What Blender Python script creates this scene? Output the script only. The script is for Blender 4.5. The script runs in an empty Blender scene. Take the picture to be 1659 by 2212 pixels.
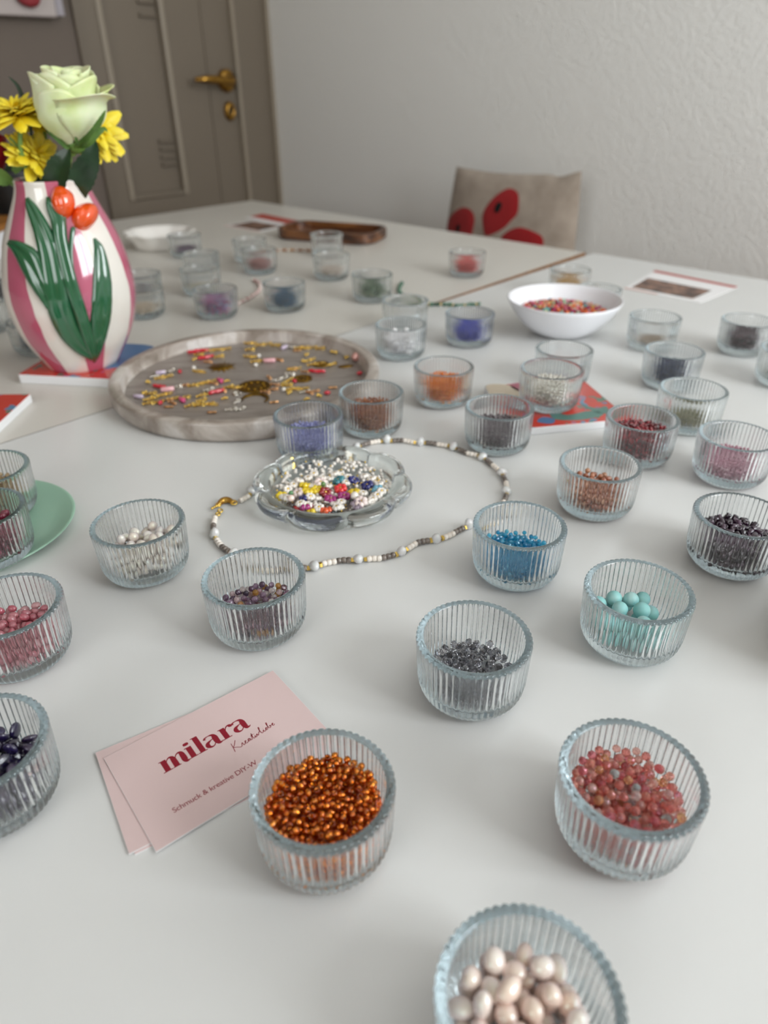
import bpy, bmesh, math, random
import numpy as np
from mathutils import Vector, Matrix, Quaternion

# ------------------------------------------------------------------ camera, world, light, exposure
S = bpy.context.scene
COL = S.collection
TAB = 0.74                        # height of the table tops above the floor (m)
PHI = 0.81190749                  # heading of the camera against the room axes
PITCH = 0.55372035
ROLL = -0.00865689
CAMH = 0.253977                   # camera above the table
FPX = 1528.351
cam_d = bpy.data.cameras.new('camera')
cam = bpy.data.objects.new('camera', cam_d)
COL.objects.link(cam)
CAMM = Matrix.Rotation(-PHI, 3, 'Z') @ Matrix.Rotation(math.pi / 2 - PITCH, 3, 'X') @ Matrix.Rotation(ROLL, 3, 'Z')
cam.matrix_world = Matrix.Translation((0, 0, TAB + CAMH)) @ CAMM.to_4x4()
cam_d.sensor_fit = 'VERTICAL'
cam_d.sensor_height = 36.0
cam_d.lens = FPX / 2212 * 36.0
cam_d.clip_start = 0.01
cam_d.dof.use_dof = True
cam_d.dof.focus_distance = 0.36
cam_d.dof.aperture_fstop = 24.87 / 3.5
S.camera = cam

world = bpy.data.worlds.new('world'); S.world = world
world.use_nodes = True
bg = world.node_tree.nodes['Background']
bg.inputs['Color'].default_value = (0.80, 0.90, 1.0, 1)
bg.inputs['Strength'].default_value = 1.2
S.view_settings.view_transform = 'Standard'
S.view_settings.look = 'None'
S.view_settings.gamma = 1.0
S.view_settings.use_curve_mapping = False
S.view_settings.exposure = -0.04
try:
    S.cycles.use_denoising = True
    S.cycles.denoiser = 'OPENIMAGEDENOISE'
    S.cycles.max_bounces = 72
    S.cycles.transmission_bounces = 64
    S.cycles.glossy_bounces = 64
    S.cycles.diffuse_bounces = 4
    S.cycles.transparent_max_bounces = 8
    S.cycles.caustics_refractive = True
    S.cycles.caustics_reflective = False
    S.cycles.blur_glossy = 0.4
    S.cycles.sample_clamp_indirect = 6.0
except Exception:
    pass

def area_light(name, loc, sx, sz, power, color, rz=0.0):
    d = bpy.data.lights.new(name, 'AREA'); d.shape = 'RECTANGLE'
    d.size = sx; d.size_y = sz; d.energy = power; d.color = color
    o = bpy.data.objects.new(name, d); COL.objects.link(o)
    o.location = loc; o.rotation_euler = (math.radians(90), 0, rz)     # shines into the room
    return o
Y0 = -1.35                                      # the wall behind the camera
WIN = [(0.74, 1.00)]                            # centre x and width of the window in it
WINZ = (0.95, 2.35)
for wx, ww in WIN:
    area_light('window_daylight', (wx, Y0 - .09, (WINZ[0] + WINZ[1]) / 2), ww - 0.06, WINZ[1] - WINZ[0] - 0.06, 40, (0.95, 0.99, 1.01))

WIN2 = (-0.15, 1.10)                             # centre y and width of the window in the left wall
area_light('window_daylight', (-1.84, WIN2[0], (WINZ[0] + WINZ[1]) / 2), WIN2[1] - 0.06, WINZ[1] - WINZ[0] - 0.06, 13, (1.0, 0.985, 0.96), -math.pi / 2)

# ------------------------------------------------------------------ helpers
rng = random.Random(7)
def lin(c):
    if isinstance(c, str):
        c = [int(c[i:i + 2], 16) / 255 for i in (0, 2, 4)]
        return tuple((x / 12.92 if x <= .04045 else ((x + .055) / 1.055) ** 2.4) for x in c)
    return tuple(c)
def T(x, y, z=0.0):               # millimetres on the table -> metres in the room
    return Vector((x / 1000, y / 1000, TAB + z / 1000))
CP, SP = math.cos(PHI), math.sin(PHI)
def old(x, y, z=0.0):             # camera-heading axes (mm) -> room
    return T(x * CP + y * SP, -x * SP + y * CP, z)
CAMP = Vector((0, 0, TAB + CAMH))
def ray(px, py):
    return (CAMM @ Vector(((px - 829.5) / FPX, -(py - 1106) / FPX, -1))).normalized()
def on_z(px, py, z=0.0):          # where a sight line meets the height z mm above the table
    d = ray(px, py); t = (TAB + z / 1000 - CAMP.z) / d.z
    return CAMP + d * t
def on_plane(px, py, p, n):
    d = ray(px, py); t = (p - CAMP).dot(n) / d.dot(n)
    return CAMP + d * t
FWD = Vector((SP, CP, 0)); RGT = Vector((CP, -SP, 0)); UPV = Vector((0, 0, 1))
def at_depth(px, py, y):          # on the upright plane y mm ahead of the camera
    return on_plane(px, py, FWD * (y / 1000), FWD)

def zone(dx, dy, R_):
    """where in a round heap a piece lies, as seen from the camera's side"""
    ox, oy = dx * CP - dy * SP, dx * SP + dy * CP
    if math.hypot(ox, oy) < .36 * R_: return 'in the middle'
    k = int(round(math.atan2(oy, ox) / (math.pi / 4))) % 8
    return 'at the ' + ('right', 'back right', 'back', 'back left', 'left', 'front left', 'front', 'front right')[k]

class MB:
    """collects polygons with a material index, links them as ONE mesh object"""
    def __init__(self): self.v = []; self.f = []; self.m = []
    def add(self, vs, fs, mi=0):
        o = len(self.v); self.v += [tuple(p) for p in vs]
        self.f += [tuple(i + o for i in q) for q in fs]; self.m += [mi] * len(fs)
    def box(self, a, b, mi=0, mat=None):
        (x0, y0, z0), (x1, y1, z1) = a, b
        vs = [Vector(p) for p in ((x0, y0, z0), (x1, y0, z0), (x1, y1, z0), (x0, y1, z0), (x0, y0, z1), (x1, y0, z1), (x1, y1, z1), (x0, y1, z1))]
        if mat is not None: vs = [mat @ p for p in vs]
        self.add(vs, [(3, 2, 1, 0), (4, 5, 6, 7), (0, 1, 5, 4), (1, 2, 6, 5), (2, 3, 7, 6), (3, 0, 4, 7)], mi)
    def lathe(self, prof, n, mi=0, rfun=None, close=False, off=None):
        vs = []; fs = []; m = len(prof)
        for k, (r, z) in enumerate(prof):
            for i in range(n):
                a = 2 * math.pi * i / n
                rr = rfun(r, z, a, k) if rfun else r
                ox, oy = off(z) if off else (0, 0)
                vs.append((ox + rr * math.cos(a), oy + rr * math.sin(a), z))
        for k in range(m - 1 if not close else m):
            for i in range(n):
                j = (i + 1) % n; k2 = (k + 1) % m
                fs.append((k * n + i, k * n + j, k2 * n + j, k2 * n + i))
        self.add(vs, fs, mi)
        return vs
    def cap(self, ring, mi=0):
        self.f.append(tuple(ring)); self.m.append(mi)
    def tube(self, pts, rad, n=8, mi=0, caps=True):
        pts = [Vector(p) for p in pts]; rr = rad if isinstance(rad, (list, tuple)) else [rad] * len(pts)
        o = len(self.v); up = None
        for k, p in enumerate(pts):
            t = (pts[min(k + 1, len(pts) - 1)] - pts[max(k - 1, 0)]).normalized()
            if up is None: up = t.orthogonal().normalized()
            up = (up - t * up.dot(t)).normalized(); s = t.cross(up)
            for i in range(n):
                a = 2 * math.pi * i / n
                self.v.append(tuple(p + (up * math.cos(a) + s * math.sin(a)) * rr[k]))
        for k in range(len(pts) - 1):
            for i in range(n):
                j = (i + 1) % n
                self.f.append((o + k * n + i, o + k * n + j, o + (k + 1) * n + j, o + (k + 1) * n + i)); self.m.append(mi)
        if caps:
            self.f.append(tuple(o + i for i in range(n))[::-1]); self.m.append(mi)
            e = o + (len(pts) - 1) * n
            self.f.append(tuple(e + i for i in range(n))); self.m.append(mi)
    def grid(self, fn, nu, nv, mi=0):
        vs = [fn(i / nu, j / nv) for j in range(nv + 1) for i in range(nu + 1)]
        w = nu + 1
        self.add(vs, [(j * w + i, j * w + i + 1, (j + 1) * w + i + 1, (j + 1) * w + i) for j in range(nv) for i in range(nu)], mi)
    def mesh(self, name, mats, smooth=True):
        me = bpy.data.meshes.new(name)
        me.from_pydata(self.v, [], self.f)
        mats = mats if isinstance(mats, (list, tuple)) else [mats]
        for m in mats: me.materials.append(m)
        if len(mats) > 1: me.polygons.foreach_set('material_index', self.m)
        if smooth: me.polygons.foreach_set('use_smooth', [True] * len(me.polygons))
        me.update()
        return me
def link(name, me, parent=None, loc=None, rot=None, scale=None, mw=None):
    o = bpy.data.objects.new(name, me); COL.objects.link(o)
    if mw is not None: o.matrix_world = mw
    if loc is not None: o.location = loc
    if rot is not None: o.rotation_euler = rot
    if scale is not None: o.scale = scale
    if parent is not None: o.parent = parent
    return o
def tag(o, label=None, cat=None, group=None, kind=None):
    if label: o['label'] = label
    if cat: o['category'] = cat
    if group: o['group'] = group
    if kind: o['kind'] = kind
    return o
def empty(name, loc, rz=0.0):
    o = bpy.data.objects.new(name, None); COL.objects.link(o)
    o.location = loc; o.rotation_euler = (0, 0, rz); o.empty_display_size = .01
    return o
def fix_normals(me):
    bm = bmesh.new(); bm.from_mesh(me); bmesh.ops.recalc_face_normals(bm, faces=bm.faces); bm.to_mesh(me); bm.free()
    return me
def subsurf(o, n=1):
    m = o.modifiers.new('s', 'SUBSURF'); m.levels = n; m.render_levels = n; return o
def bevel(o, w, seg=2):
    m = o.modifiers.new('b', 'BEVEL'); m.width = w; m.segments = seg; m.limit_method = 'ANGLE'; return o

def spline(pts, n, closed=False):
    P = [Vector(p) for p in pts]; out = []; N = len(P)
    segs = N if closed else N - 1
    for i in range(segs):
        if closed: a, b, c, d = P[(i - 1) % N], P[i], P[(i + 1) % N], P[(i + 2) % N]
        else: a, b, c, d = P[max(i - 1, 0)], P[i], P[i + 1], P[min(i + 2, N - 1)]
        for k in range(n):
            t = k / n
            out.append(.5 * ((2 * b) + (c - a) * t + (2 * a - 5 * b + 4 * c - d) * t * t + (3 * b - a - 3 * c + d) * t ** 3))
    if not closed: out.append(P[-1])
    return out

# ------------------------------------------------------------------ materials
def mat(name, color=(.8, .8, .8), rough=.5, metal=0.0, trans=0.0, ior=1.5, coat=0.0, sheen=0.0, sss=0.0, film=0.0, spec=None, alpha=None):
    m = bpy.data.materials.new(name); m.use_nodes = True
    b = m.node_tree.nodes['Principled BSDF']; I = b.inputs
    I['Base Color'].default_value = (*lin(color), 1)
    I['Roughness'].default_value = rough; I['Metallic'].default_value = metal
    I['Transmission Weight'].default_value = trans; I['IOR'].default_value = ior
    I['Coat Weight'].default_value = coat; I['Coat Roughness'].default_value = .04; I['Coat IOR'].default_value = 1.9
    if sheen: I['Sheen Weight'].default_value = sheen
    if sss: I['Subsurface Weight'].default_value = sss; I['Subsurface Scale'].default_value = .003
    if film and 'Thin Film Thickness' in I:
        I['Thin Film Thickness'].default_value = film; I['Thin Film IOR'].default_value = 1.45
    if spec is not None: I['Specular IOR Level'].default_value = spec
    return m
def nt(m): return m.node_tree.nodes, m.node_tree.links, m.node_tree.nodes['Principled BSDF']
def palette(m, cols, jitter=0.0):
    """each bead (object or loose island) takes one of the colours"""
    N, L, b = nt(m)
    oi = N.new('ShaderNodeObjectInfo'); ge = N.new('ShaderNodeNewGeometry')
    ad = N.new('ShaderNodeMath'); ad.operation = 'ADD'
    fr = N.new('ShaderNodeMath'); fr.operation = 'FRACT'
    L.new(oi.outputs['Random'], ad.inputs[0]); L.new(ge.outputs['Random Per Island'], ad.inputs[1]); L.new(ad.outputs[0], fr.inputs[0])
    cr = N.new('ShaderNodeValToRGB'); cr.color_ramp.interpolation = 'CONSTANT'
    el = cr.color_ramp.elements
    while len(el) < len(cols): el.new(.5)
    for i, c in enumerate(cols):
        el[i].position = i / len(cols); el[i].color = (*lin(c), 1)
    L.new(fr.outputs[0], cr.inputs[0]); L.new(cr.outputs[0], b.inputs['Base Color'])
    return m
def mottle(m, cols, scale, detail=4, stretch=(1, 1, 1), coord='Object', pos=None, rough=.5, dist=0.0):
    N, L, b = nt(m)
    tc = N.new('ShaderNodeTexCoord'); mp = N.new('ShaderNodeMapping'); mp.inputs['Scale'].default_value = stretch
    L.new(tc.outputs[coord], mp.inputs[0])
    no = N.new('ShaderNodeTexNoise'); no.inputs['Scale'].default_value = scale; no.inputs['Detail'].default_value = detail; no.inputs['Roughness'].default_value = rough
    no.inputs['Distortion'].default_value = dist
    L.new(mp.outputs[0], no.inputs['Vector'])
    cr = N.new('ShaderNodeValToRGB'); el = cr.color_ramp.elements
    while len(el) < len(cols): el.new(.5)
    for i, c in enumerate(cols):
        el[i].position = pos[i] if pos else .3 + .4 * i / max(1, len(cols) - 1); el[i].color = (*lin(c), 1)
    L.new(no.outputs['Fac'], cr.inputs[0]); L.new(cr.outputs[0], b.inputs['Base Color'])
    return m
def bump(m, scale, strength, dist=.001, detail=3, kind='noise', stretch=(1, 1, 1), coord='Object'):
    N, L, b = nt(m)
    tc = N.new('ShaderNodeTexCoord'); mp = N.new('ShaderNodeMapping'); mp.inputs['Scale'].default_value = stretch
    L.new(tc.outputs[coord], mp.inputs[0])
    if kind == 'noise':
        t = N.new('ShaderNodeTexNoise'); t.inputs['Scale'].default_value = scale; t.inputs['Detail'].default_value = detail; out = t.outputs['Fac']
    elif kind == 'voronoi':
        t = N.new('ShaderNodeTexVoronoi'); t.inputs['Scale'].default_value = scale; out = t.outputs['Distance']
    else:
        t = N.new('ShaderNodeTexWave'); t.inputs['Scale'].default_value = scale; t.inputs['Distortion'].default_value = .6; out = t.outputs['Fac']
    L.new(mp.outputs[0], t.inputs['Vector'])
    bp = N.new('ShaderNodeBump'); bp.inputs['Strength'].default_value = strength; bp.inputs['Distance'].default_value = dist
    L.new(out, bp.inputs['Height']); L.new(bp.outputs[0], b.inputs['Normal'])
    return m

M = {}
M['wall'] = bump(mat('wall_paint', 'eeede9', .75), 150, .6, .0024, 2)
M['wall_beige'] = mat('wall_beige_paint', 'b8a890', .8)
M['wall_taupe'] = bump(mat('wall_taupe_paint', '6b6057', .8), 95, .3, .002, 3)
M['ceiling'] = mat('ceiling_paint', 'e6e4e0', .9)
M['floor'] = mottle(mat('floor_boards', '8a5f38', .45), ['6e4726', '9a6b40'], 9, 5, (1, 9, 1))
M['door'] = mat('door_paint', '73685a', .5)
M['door_edge'] = mat('door_moulding_paint', '928777', .45)
M['brass'] = mat('brass', 'a9803c', .28, 1)
M['table'] = mat('white_laminate', 'dcdcda', .30, spec=.45)
bump(M['table'], 260, .02, .0004, 2)
M['table_far'] = bump(mat('white_laminate_dimmed', 'd6d2ca', .33, spec=.45), 260, .02, .0004, 2)  # same white laminate, the dimmer warm light at the far end put into its colour
M['edge'] = mottle(mat('brown_edge_band', '8a5a2c', .5), ['7a4d22', '9b6a38'], 12, 3, (8, 1, 1))
M['steel'] = mat('steel_leg', 'b8b8b8', .35, 1)
M['glass'] = mat('clear_glass', (.985, .99, .99), 0.0, 0, 1, 1.5)
def absorb(m, col, dens):         # glass body takes a little light away along long paths
    N, L = m.node_tree.nodes, m.node_tree.links
    v = N.new('ShaderNodeVolumeAbsorption'); v.inputs['Color'].default_value = (*col, 1); v.inputs['Density'].default_value = dens
    L.new(v.outputs[0], N['Material Output'].inputs['Volume'])
absorb(M['glass'], (.64, .72, .745), 30)
M['dish_glass'] = mat('thick_glass', (.935, .972, .958), 0.0, 0, 1, 1.5)
M['white_gloss'] = mat('white_glaze', 'f2eee8', .15, coat=.5)
M['white_bowl'] = mat('white_porcelain', 'eeeef2', .22, coat=.3)
M['mint'] = mat('mint_glaze', '9dc4ad', .35, coat=.15)
M['gold'] = mat('gold', 'f0cc6c', .25, 1)
M['brass_old'] = mat('aged_brass', '80601f', .42, 1)
M['rosegold'] = mat('rose_gold', 'd9a777', .25, 1)
M['silver'] = mat('silver', 'e8e2d8', .15, 1)
M['coral_red'] = mat('coral_red', 'c8102a', .25, coat=.5)
M['coral_pink'] = mat('coral_pink', 'd0447a', .3, coat=.4)
M['quartz_pink'] = mat('quartz_pink', 'e0a8ac', .3, coat=.3)
M['lilac_stone'] = mat('lilac_stone', 'c9b8cc', .3, coat=.3)
M['pearl'] = mat('pearl', 'efe7de', .2, coat=.8, film=380)
M['pearl_pink'] = palette(mat('freshwater_pearl', 'ecd6c4', .1, coat=.8, film=360, spec=.8), ['f7e2d4', 'f3d9c8', 'f7e7dc', 'f0d2c0', 'f6dfd4', 'f2d8ca'])
M['pearl_white'] = palette(mat('white_pearl', 'efe5da', .1, coat=.8, film=380, spec=.8), ['f3ebe1', 'ece0d3', 'f0e6e0', 'e7d7cb'])
M['paper'] = mat('paper_edge', 'f0eeee', .7)
M['pink_card'] = mat('pink_card', 'ddc4c2', .6)
M['ink'] = mat('crimson_ink', '8e1028', .5)
M['tile_white'] = mat('tile_body', 'e9e9ea', .5)
M['red_print'] = None

# ------------------------------------------------------------------ room shell
X0, X1, Y1, ZC = -1.75, 1.45, 1.795, 2.55
def struct(name, mb, m, smooth=False, parent=None):
    o = link(name, mb.mesh(name, m, smooth), parent)
    if parent is None: o['kind'] = 'structure'
    return o
mb = MB(); mb.box((X0 - .1, Y0 - .1, -.1), (X1 + .1, Y1 + .1, 0)); struct('floor', mb, M['floor'])
mb = MB(); mb.box((X0 - .1, Y0 - .1, ZC), (X1 + .1, Y1 + .1, ZC + .1)); struct('ceiling', mb, M['ceiling'])
mb = MB(); mb.box((X1, Y0 - .1, 0), (X1 + .1, Y1 + .1, ZC)); struct('wall_right', mb, M['wall'])
mb = MB(); wa, wb_ = WIN2[0] - WIN2[1] / 2, WIN2[0] + WIN2[1] / 2
mb.box((X0 - .1, Y0 - .1, 0), (X0, wa, ZC)); mb.box((X0 - .1, wb_, 0), (X0, Y1 + .1, ZC)); mb.box((X0 - .1, wa, 0), (X0, wb_, WINZ[0])); mb.box((X0 - .1, wa, WINZ[1]), (X0, wb_, ZC)); struct('wall_left', mb, M['wall_beige'])
# wall behind the camera, with two window openings
mb = MB()
xs = [X0]
for wx, ww in WIN: xs += [wx - ww / 2, wx + ww / 2]
xs.append(X1)
for i in range(0, len(xs), 2): mb.box((xs[i], Y0 - .1, 0), (xs[i + 1], Y0, ZC))
for wx, ww in WIN:
    mb.box((wx - ww / 2, Y0 - .1, 0), (wx + ww / 2, Y0, WINZ[0])); mb.box((wx - ww / 2, Y0 - .1, WINZ[1]), (wx + ww / 2, Y0, ZC))
struct('wall_back', mb, M['wall'])
M['frame_white'] = mat('window_frame_paint', 'eeeeec', .4)
for k, (wx, ww) in enumerate(WIN):
    mb = MB(); a, b = wx - ww / 2, wx + ww / 2; z0, z1 = WINZ; t = .05
    mb.box((a, Y0 - .06, z0), (a + t, Y0 - .01, z1)); mb.box((b - t, Y0 - .06, z0), (b, Y0 - .01, z1))
    mb.box((a + t, Y0 - .06, z0), (b - t, Y0 - .01, z0 + t)); mb.box((a + t, Y0 - .06, z1 - t), (b - t, Y0 - .01, z1))
    mb.box((wx - .025, Y0 - .055, z0 + t), (wx + .025, Y0 - .015, z1 - t))
    struct('window_%d' % (k + 1), mb, M['frame_white'])

mb = MB(); z0, z1 = WINZ; t = .05
mb.box((X0 - .06, wa, z0), (X0 - .01, wa + t, z1)); mb.box((X0 - .06, wb_ - t, z0), (X0 - .01, wb_, z1)); mb.box((X0 - .06, wa + t, z0), (X0 - .01, wb_ - t, z0 + t)); mb.box((X0 - .06, wa + t, z1 - t), (X0 - .01, wb_ - t, z1))
mb.box((X0 - .055, WIN2[0] - .025, z0 + t), (X0 - .015, WIN2[0] + .025, z1 - t)); struct('window_2', mb, M['frame_white'])

# door wall: opening for the door
def wp(px, py): return on_plane(px, py, Vector((0, Y1, 0)), Vector((0, 1, 0)))
DX0, DX1 = wp(176, 120).x, wp(508, 120).x         # door leaf edges
FX0 = wp(152, 20).x
DZ = 2.08
mb = MB(); mb.box((X0, Y1, 0), (FX0, Y1 + .1, ZC)); mb.box((FX0, Y1, DZ + .06), (X1, Y1 + .1, ZC)); struct('wall_door_side', mb, M['wall_taupe'])
mb = MB()
mb.box((FX0, Y1 - .012, 0), (DX0, Y1 + .1, DZ + .06)); mb.box((DX0, Y1 - .012, DZ), (X1 - .001, Y1 + .1, DZ + .06))
mb.box((DX1 + .004, Y1 - .004, 0), (X1 - .012, Y1 + .1, DZ))
df = struct('trim_1', mb, M['door'])
mb = MB(); mb.box((X1 - .012, Y1 - .02, 0), (X1 - .001, Y1 + .08, DZ)); o = struct('architrave_edge', mb, M['door_edge'], parent=df)
mb = MB(); mb.box((DX1 - .006, Y1 - .008, .005), (DX1 + .004, Y1 + .05, DZ)); o = struct('door_stop', mb, M['door_edge'], parent=df)
PX0, PX1 = wp(215, 10).x, wp(350, 10).x
PZ0 = wp(300, 428).z
door = empty('door_1', (DX0, Y1, 0)); door['kind'] = 'structure'
def dpart(name, mb, m, smooth=False, parent=None):
    me = mb.mesh(name, m, smooth)
    me.transform(Matrix.Translation((-DX0, -Y1, 0)))
    return link(name, me, parent or door)
mb = MB(); g = .022
mb.box((DX0, Y1 + .008, .005), (PX0, Y1 + .045, DZ)); mb.box((PX1, Y1 + .008, .005), (DX1 - .006, Y1 + .045, DZ))
mb.box((PX0, Y1 + .008, .005), (PX1, Y1 + .045, PZ0)); mb.box((PX0, Y1 + .008, 1.85), (PX1, Y1 + .045, DZ))
dpart('leaf', mb, M['door'])
mb = MB(); mb.box((PX0, Y1 + .022, PZ0), (PX1, Y1 + .04, 1.85)); dpart('panel', mb, M['door'])
for a in (PX0, PX1):
    mb = MB(); mb.box((a - .007, Y1 + .002, PZ0 - .007), (a + .007, Y1 + .021, 1.857)); bevel(dpart('moulding', mb, M['door_edge']), .004)
mb = MB(); mb.box((PX0 + .007, Y1 + .004, PZ0 - .007), (PX1 - .007, Y1 + .021, PZ0 + .007)); bevel(dpart('moulding', mb, M['door']), .004)
for pys in ((3, 32), (305, 322, 340, 356)):
    for py in pys:
        q = wp(325 if py < 100 else 368, py)
        mb = MB(); mb.box((PX1 - .055, Y1 + .012, q.z - .004), (PX1 - .010, Y1 + .024, q.z + .004)); bevel(dpart('groove_bar', mb, M['door']), .003)
mb = MB(); mb.box(((PX1 + DX1) / 2 + .01, Y1 + .005, .1), ((PX1 + DX1) / 2 + .014, Y1 + .009, 2.0)); dpart('stile_bead', mb, M['door'])
h = wp(489, 174)
hd = empty('handle', (h.x - DX0, 0, h.z)); hd.parent = door
def hpart(name, mb, m, smooth=True): return link(name, mb.mesh(name, m, smooth), hd)
mb = MB(); mb.lathe([(0, -.010), (.021, -.010), (.023, -.006), (.023, .008)], 24)
for i, v in enumerate(mb.v): mb.v[i] = (v[0], v[2], v[1] * 1.15)
hpart('rosette', mb, M['brass'])
mb = MB(); mb.tube([(0, -.008, 0), (0, -.030, 0), (-.010, -.038, 0), (-.04, -.041, .001), (-.085, -.041, .004), (-.122, -.040, .003)], [.010, .010, .0115, .0105, .009, .005], 10)
hpart('lever', mb, M['brass'])
k = wp(497, 240)
mb = MB(); mb.lathe([(.006, -.004), (.0075, -.007), (.013, -.007), (.015, -.003), (.015, .008)], 24)
for i, v in enumerate(mb.v): mb.v[i] = (v[0] + k.x - DX0, v[2], v[1] * 1.5 + k.z)
link('keyhole_plate', mb.mesh('keyhole_plate', M['brass']), door)
M['black'] = mat('black_gloss', '0c0c0d', .4)
mb = MB(); mb.box((k.x - DX0 - .006, -.003, k.z - .010), (k.x - DX0 + .006, .006, k.z + .010)); link('keyhole', mb.mesh('keyhole', M['black'], False), door)

# ------------------------------------------------------------------ tables
def table(name, label, corners, edge_mat, brown=False):
    o = empty(name, Vector((sum(c[0] for c in corners) / 4000, sum(c[1] for c in corners) / 4000, 0)))
    tag(o, label, 'table', 'white work tables')
    loc = o.location
    P = [Vector((c[0] / 1000, c[1] / 1000, 0)) - Vector((loc.x, loc.y, 0)) for c in corners]; n = len(P)
    m = MB(); m.add([p + Vector((0, 0, TAB)) for p in P], [tuple(range(n))]); m.add([p + Vector((0, 0, TAB - .024)) for p in P], [tuple(range(n))[::-1]])
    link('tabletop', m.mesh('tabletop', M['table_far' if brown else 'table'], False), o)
    m = MB(); c = sum(P, Vector()) / n
    Q = [p + (p - c).normalized() * -.0005 for p in P]
    R_ = P
    m.add([p + Vector((0, 0, TAB - .0238)) for p in R_] + [p + Vector((0, 0, TAB - .0003)) for p in R_], [(i, (i + 1) % n, n + (i + 1) % n, n + i) for i in range(n)])
    link('edge_band', m.mesh('edge_band', edge_mat, False), o)
    if brown:
        m = MB(); a, c_ = P[1], P[2]; dn = Vector((0, -.0004, 0))
        m.add([a + dn + Vector((0, 0, TAB - .0236)), c_ + dn + Vector((0, 0, TAB - .0236)), c_ + dn + Vector((0, 0, TAB + .0002)), a + dn + Vector((0, 0, TAB + .0002)), a + Vector((0, .0016, TAB + .0002)), c_ + Vector((0, .0016, TAB + .0002))], [(0, 1, 2, 3), (3, 2, 5, 4)])
        link('brown_edge', m.mesh('brown_edge', M['edge'], False), o)
    for i in range(len(corners)):
        if brown and i == 1: continue
        p = corners[i]; q = Vector((p[0] / 1000 - loc.x, p[1] / 1000 - loc.y, 0)); q = q - Vector((math.copysign(.06, q.x), math.copysign(.06, q.y), 0))
        m = MB(); m.box((q.x - .022, q.y - .022, 0), (q.x + .022, q.y + .022, TAB - .024)); link('leg', m.mesh('leg', M['steel'], False), o)
    return o
M['edge_white'] = mat('white_edge_band', 'c9c5bf', .4)
table('work_table', 'white table in front, its top crowded with glass cups and a round marble tray', [(-650, -330), (1127, -330), (1127, 585), (-650, 585)], M['edge_white'])
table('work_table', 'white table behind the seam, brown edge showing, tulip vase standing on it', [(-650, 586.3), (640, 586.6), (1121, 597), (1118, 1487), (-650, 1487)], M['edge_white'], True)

# ------------------------------------------------------------------ ribbed glass cups
CR, CH = 27.0, 34.0
def cup_mesh():
    prof = [(0, 0), (12, 0), (19.0, 0), (20.0, .35), (22.0, 1.8), (24.0, 4.2), (25.2, 7.2), (25.9, 12), (26.3, 20), (26.75, 30), (26.9, 32.4), (26.7, 33.5), (26.0, 34.0),
            (24.2, 34.0), (23.5, 33.7), (23.2, 33.0), (23.0, 26), (22.7, 16), (22.3, 10.6), (21.4, 8.6), (19.5, 7.6), (12, 7.2), (0, 7.1)]
    amp = [0, 0, 0, 0, .25, .8, 1.0, 1.0, 1.0, 1.0, 1.0, .9, .55, 0, 0, 0, 0, 0, 0, 0, 0, 0, 0]
    NR, SEG = 56, 8
    def rf(r, z, a, k):
        return max(r, .02) - amp[k] * .9 * (1 - abs(math.sin(NR * a / 2)) ** .8)
    m = MB(); m.lathe([(r, z) for r, z in prof], NR * SEG, 0, rf)
    m.v = [(x / 1000, y / 1000, z / 1000) for x, y, z in m.v]
    return m.mesh('ribbed_cup', M['glass'])
CUP = cup_mesh()
CUPS = {}
GC = 'ribbed clear glass bead cups'
def cup(key, x, y, label, z=0.0):
    o = link('glass_cup', CUP, loc=T(x, y, z + .05), rot=(0, 0, rng.uniform(0, 6)))
    tag(o, label, 'cup', GC); CUPS[key] = (x, y, z)
    return o
cup('front', 97.7, 38.0, 'ribbed glass cup of pale pink freshwater pearls, nearest of all cups')
cup('amber', 105.3, 132.0, 'ribbed glass cup of amber seed beads standing against the pink cards')
cup('coral', 187, 51.7, 'ribbed glass cup of shimmering coral crystals with turquoise flashes')
cup('grey', 207.4, 140.1, 'ribbed glass cup of smoky grey crystals between amber and aqua cups')
cup('aqua', 291.4, 100.5, 'ribbed glass cup holding a few large round aqua stone beads')
cup('blue', 301.6, 178.5, 'ribbed glass cup of bright turquoise blue crystals touching the necklace')
cup('mix', 166.9, 251.8, 'ribbed glass cup of mixed purple, pink and gold crystals on the necklace')
cup('pearl', 153.7, 343.4, 'ribbed glass cup of creamy white freshwater pearls beside the mint plate')
cup('peach', 400.2, 181.2, 'ribbed glass cup of glossy peach beads behind the turquoise one')
cup('red', 488.4, 194.3, 'ribbed glass cup heaped with dark red beads')
cup('olive', 569.6, 189.7, 'ribbed glass cup with a low layer of olive beads behind the red one')
cup('navy', 650.8, 241.8, 'ribbed glass cup of dark navy beads')
cup('orange', 474, 374.8, 'ribbed glass cup of vivid orange beads')
cup('brown', 432.7, 285.4, 'ribbed glass cup of dark grey-brown beads next to the red coaster')
cup('lilac', 323.1, 385.6, 'ribbed glass cup of lilac blue beads between flower dish and marble tray')
cup('copper', 387.6, 381, 'ribbed glass cup of copper brown beads against the marble tray')
cup('white', 541, 486.3, 'ribbed glass cup of chunky white beads by the marble tray')
cup('cobalt', 621.6, 457.9, 'ribbed glass cup of cobalt blue beads left of the white bowl')
cup('green', 677.8, 660.6, 'ribbed glass cup of mossy green beads beside the green bracelet')
cup('teal', 572.6, 712.9, 'ribbed glass cup of deep teal beads beyond the marble tray')
cup('pinkp', 496.7, 752.7, 'ribbed glass cup of pink and purple beads by the rosy bracelet')
cup('sheer', 675.8, 895.3, 'ribbed glass cup of dusty pink beads on the far table')
cup('farwhite', 722.5, 786.2, 'ribbed glass cup of shiny cream beads on the far table')
cup('salmon', 867.1, 650, 'ribbed glass cup of salmon red beads standing alone before the cushion')
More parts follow.
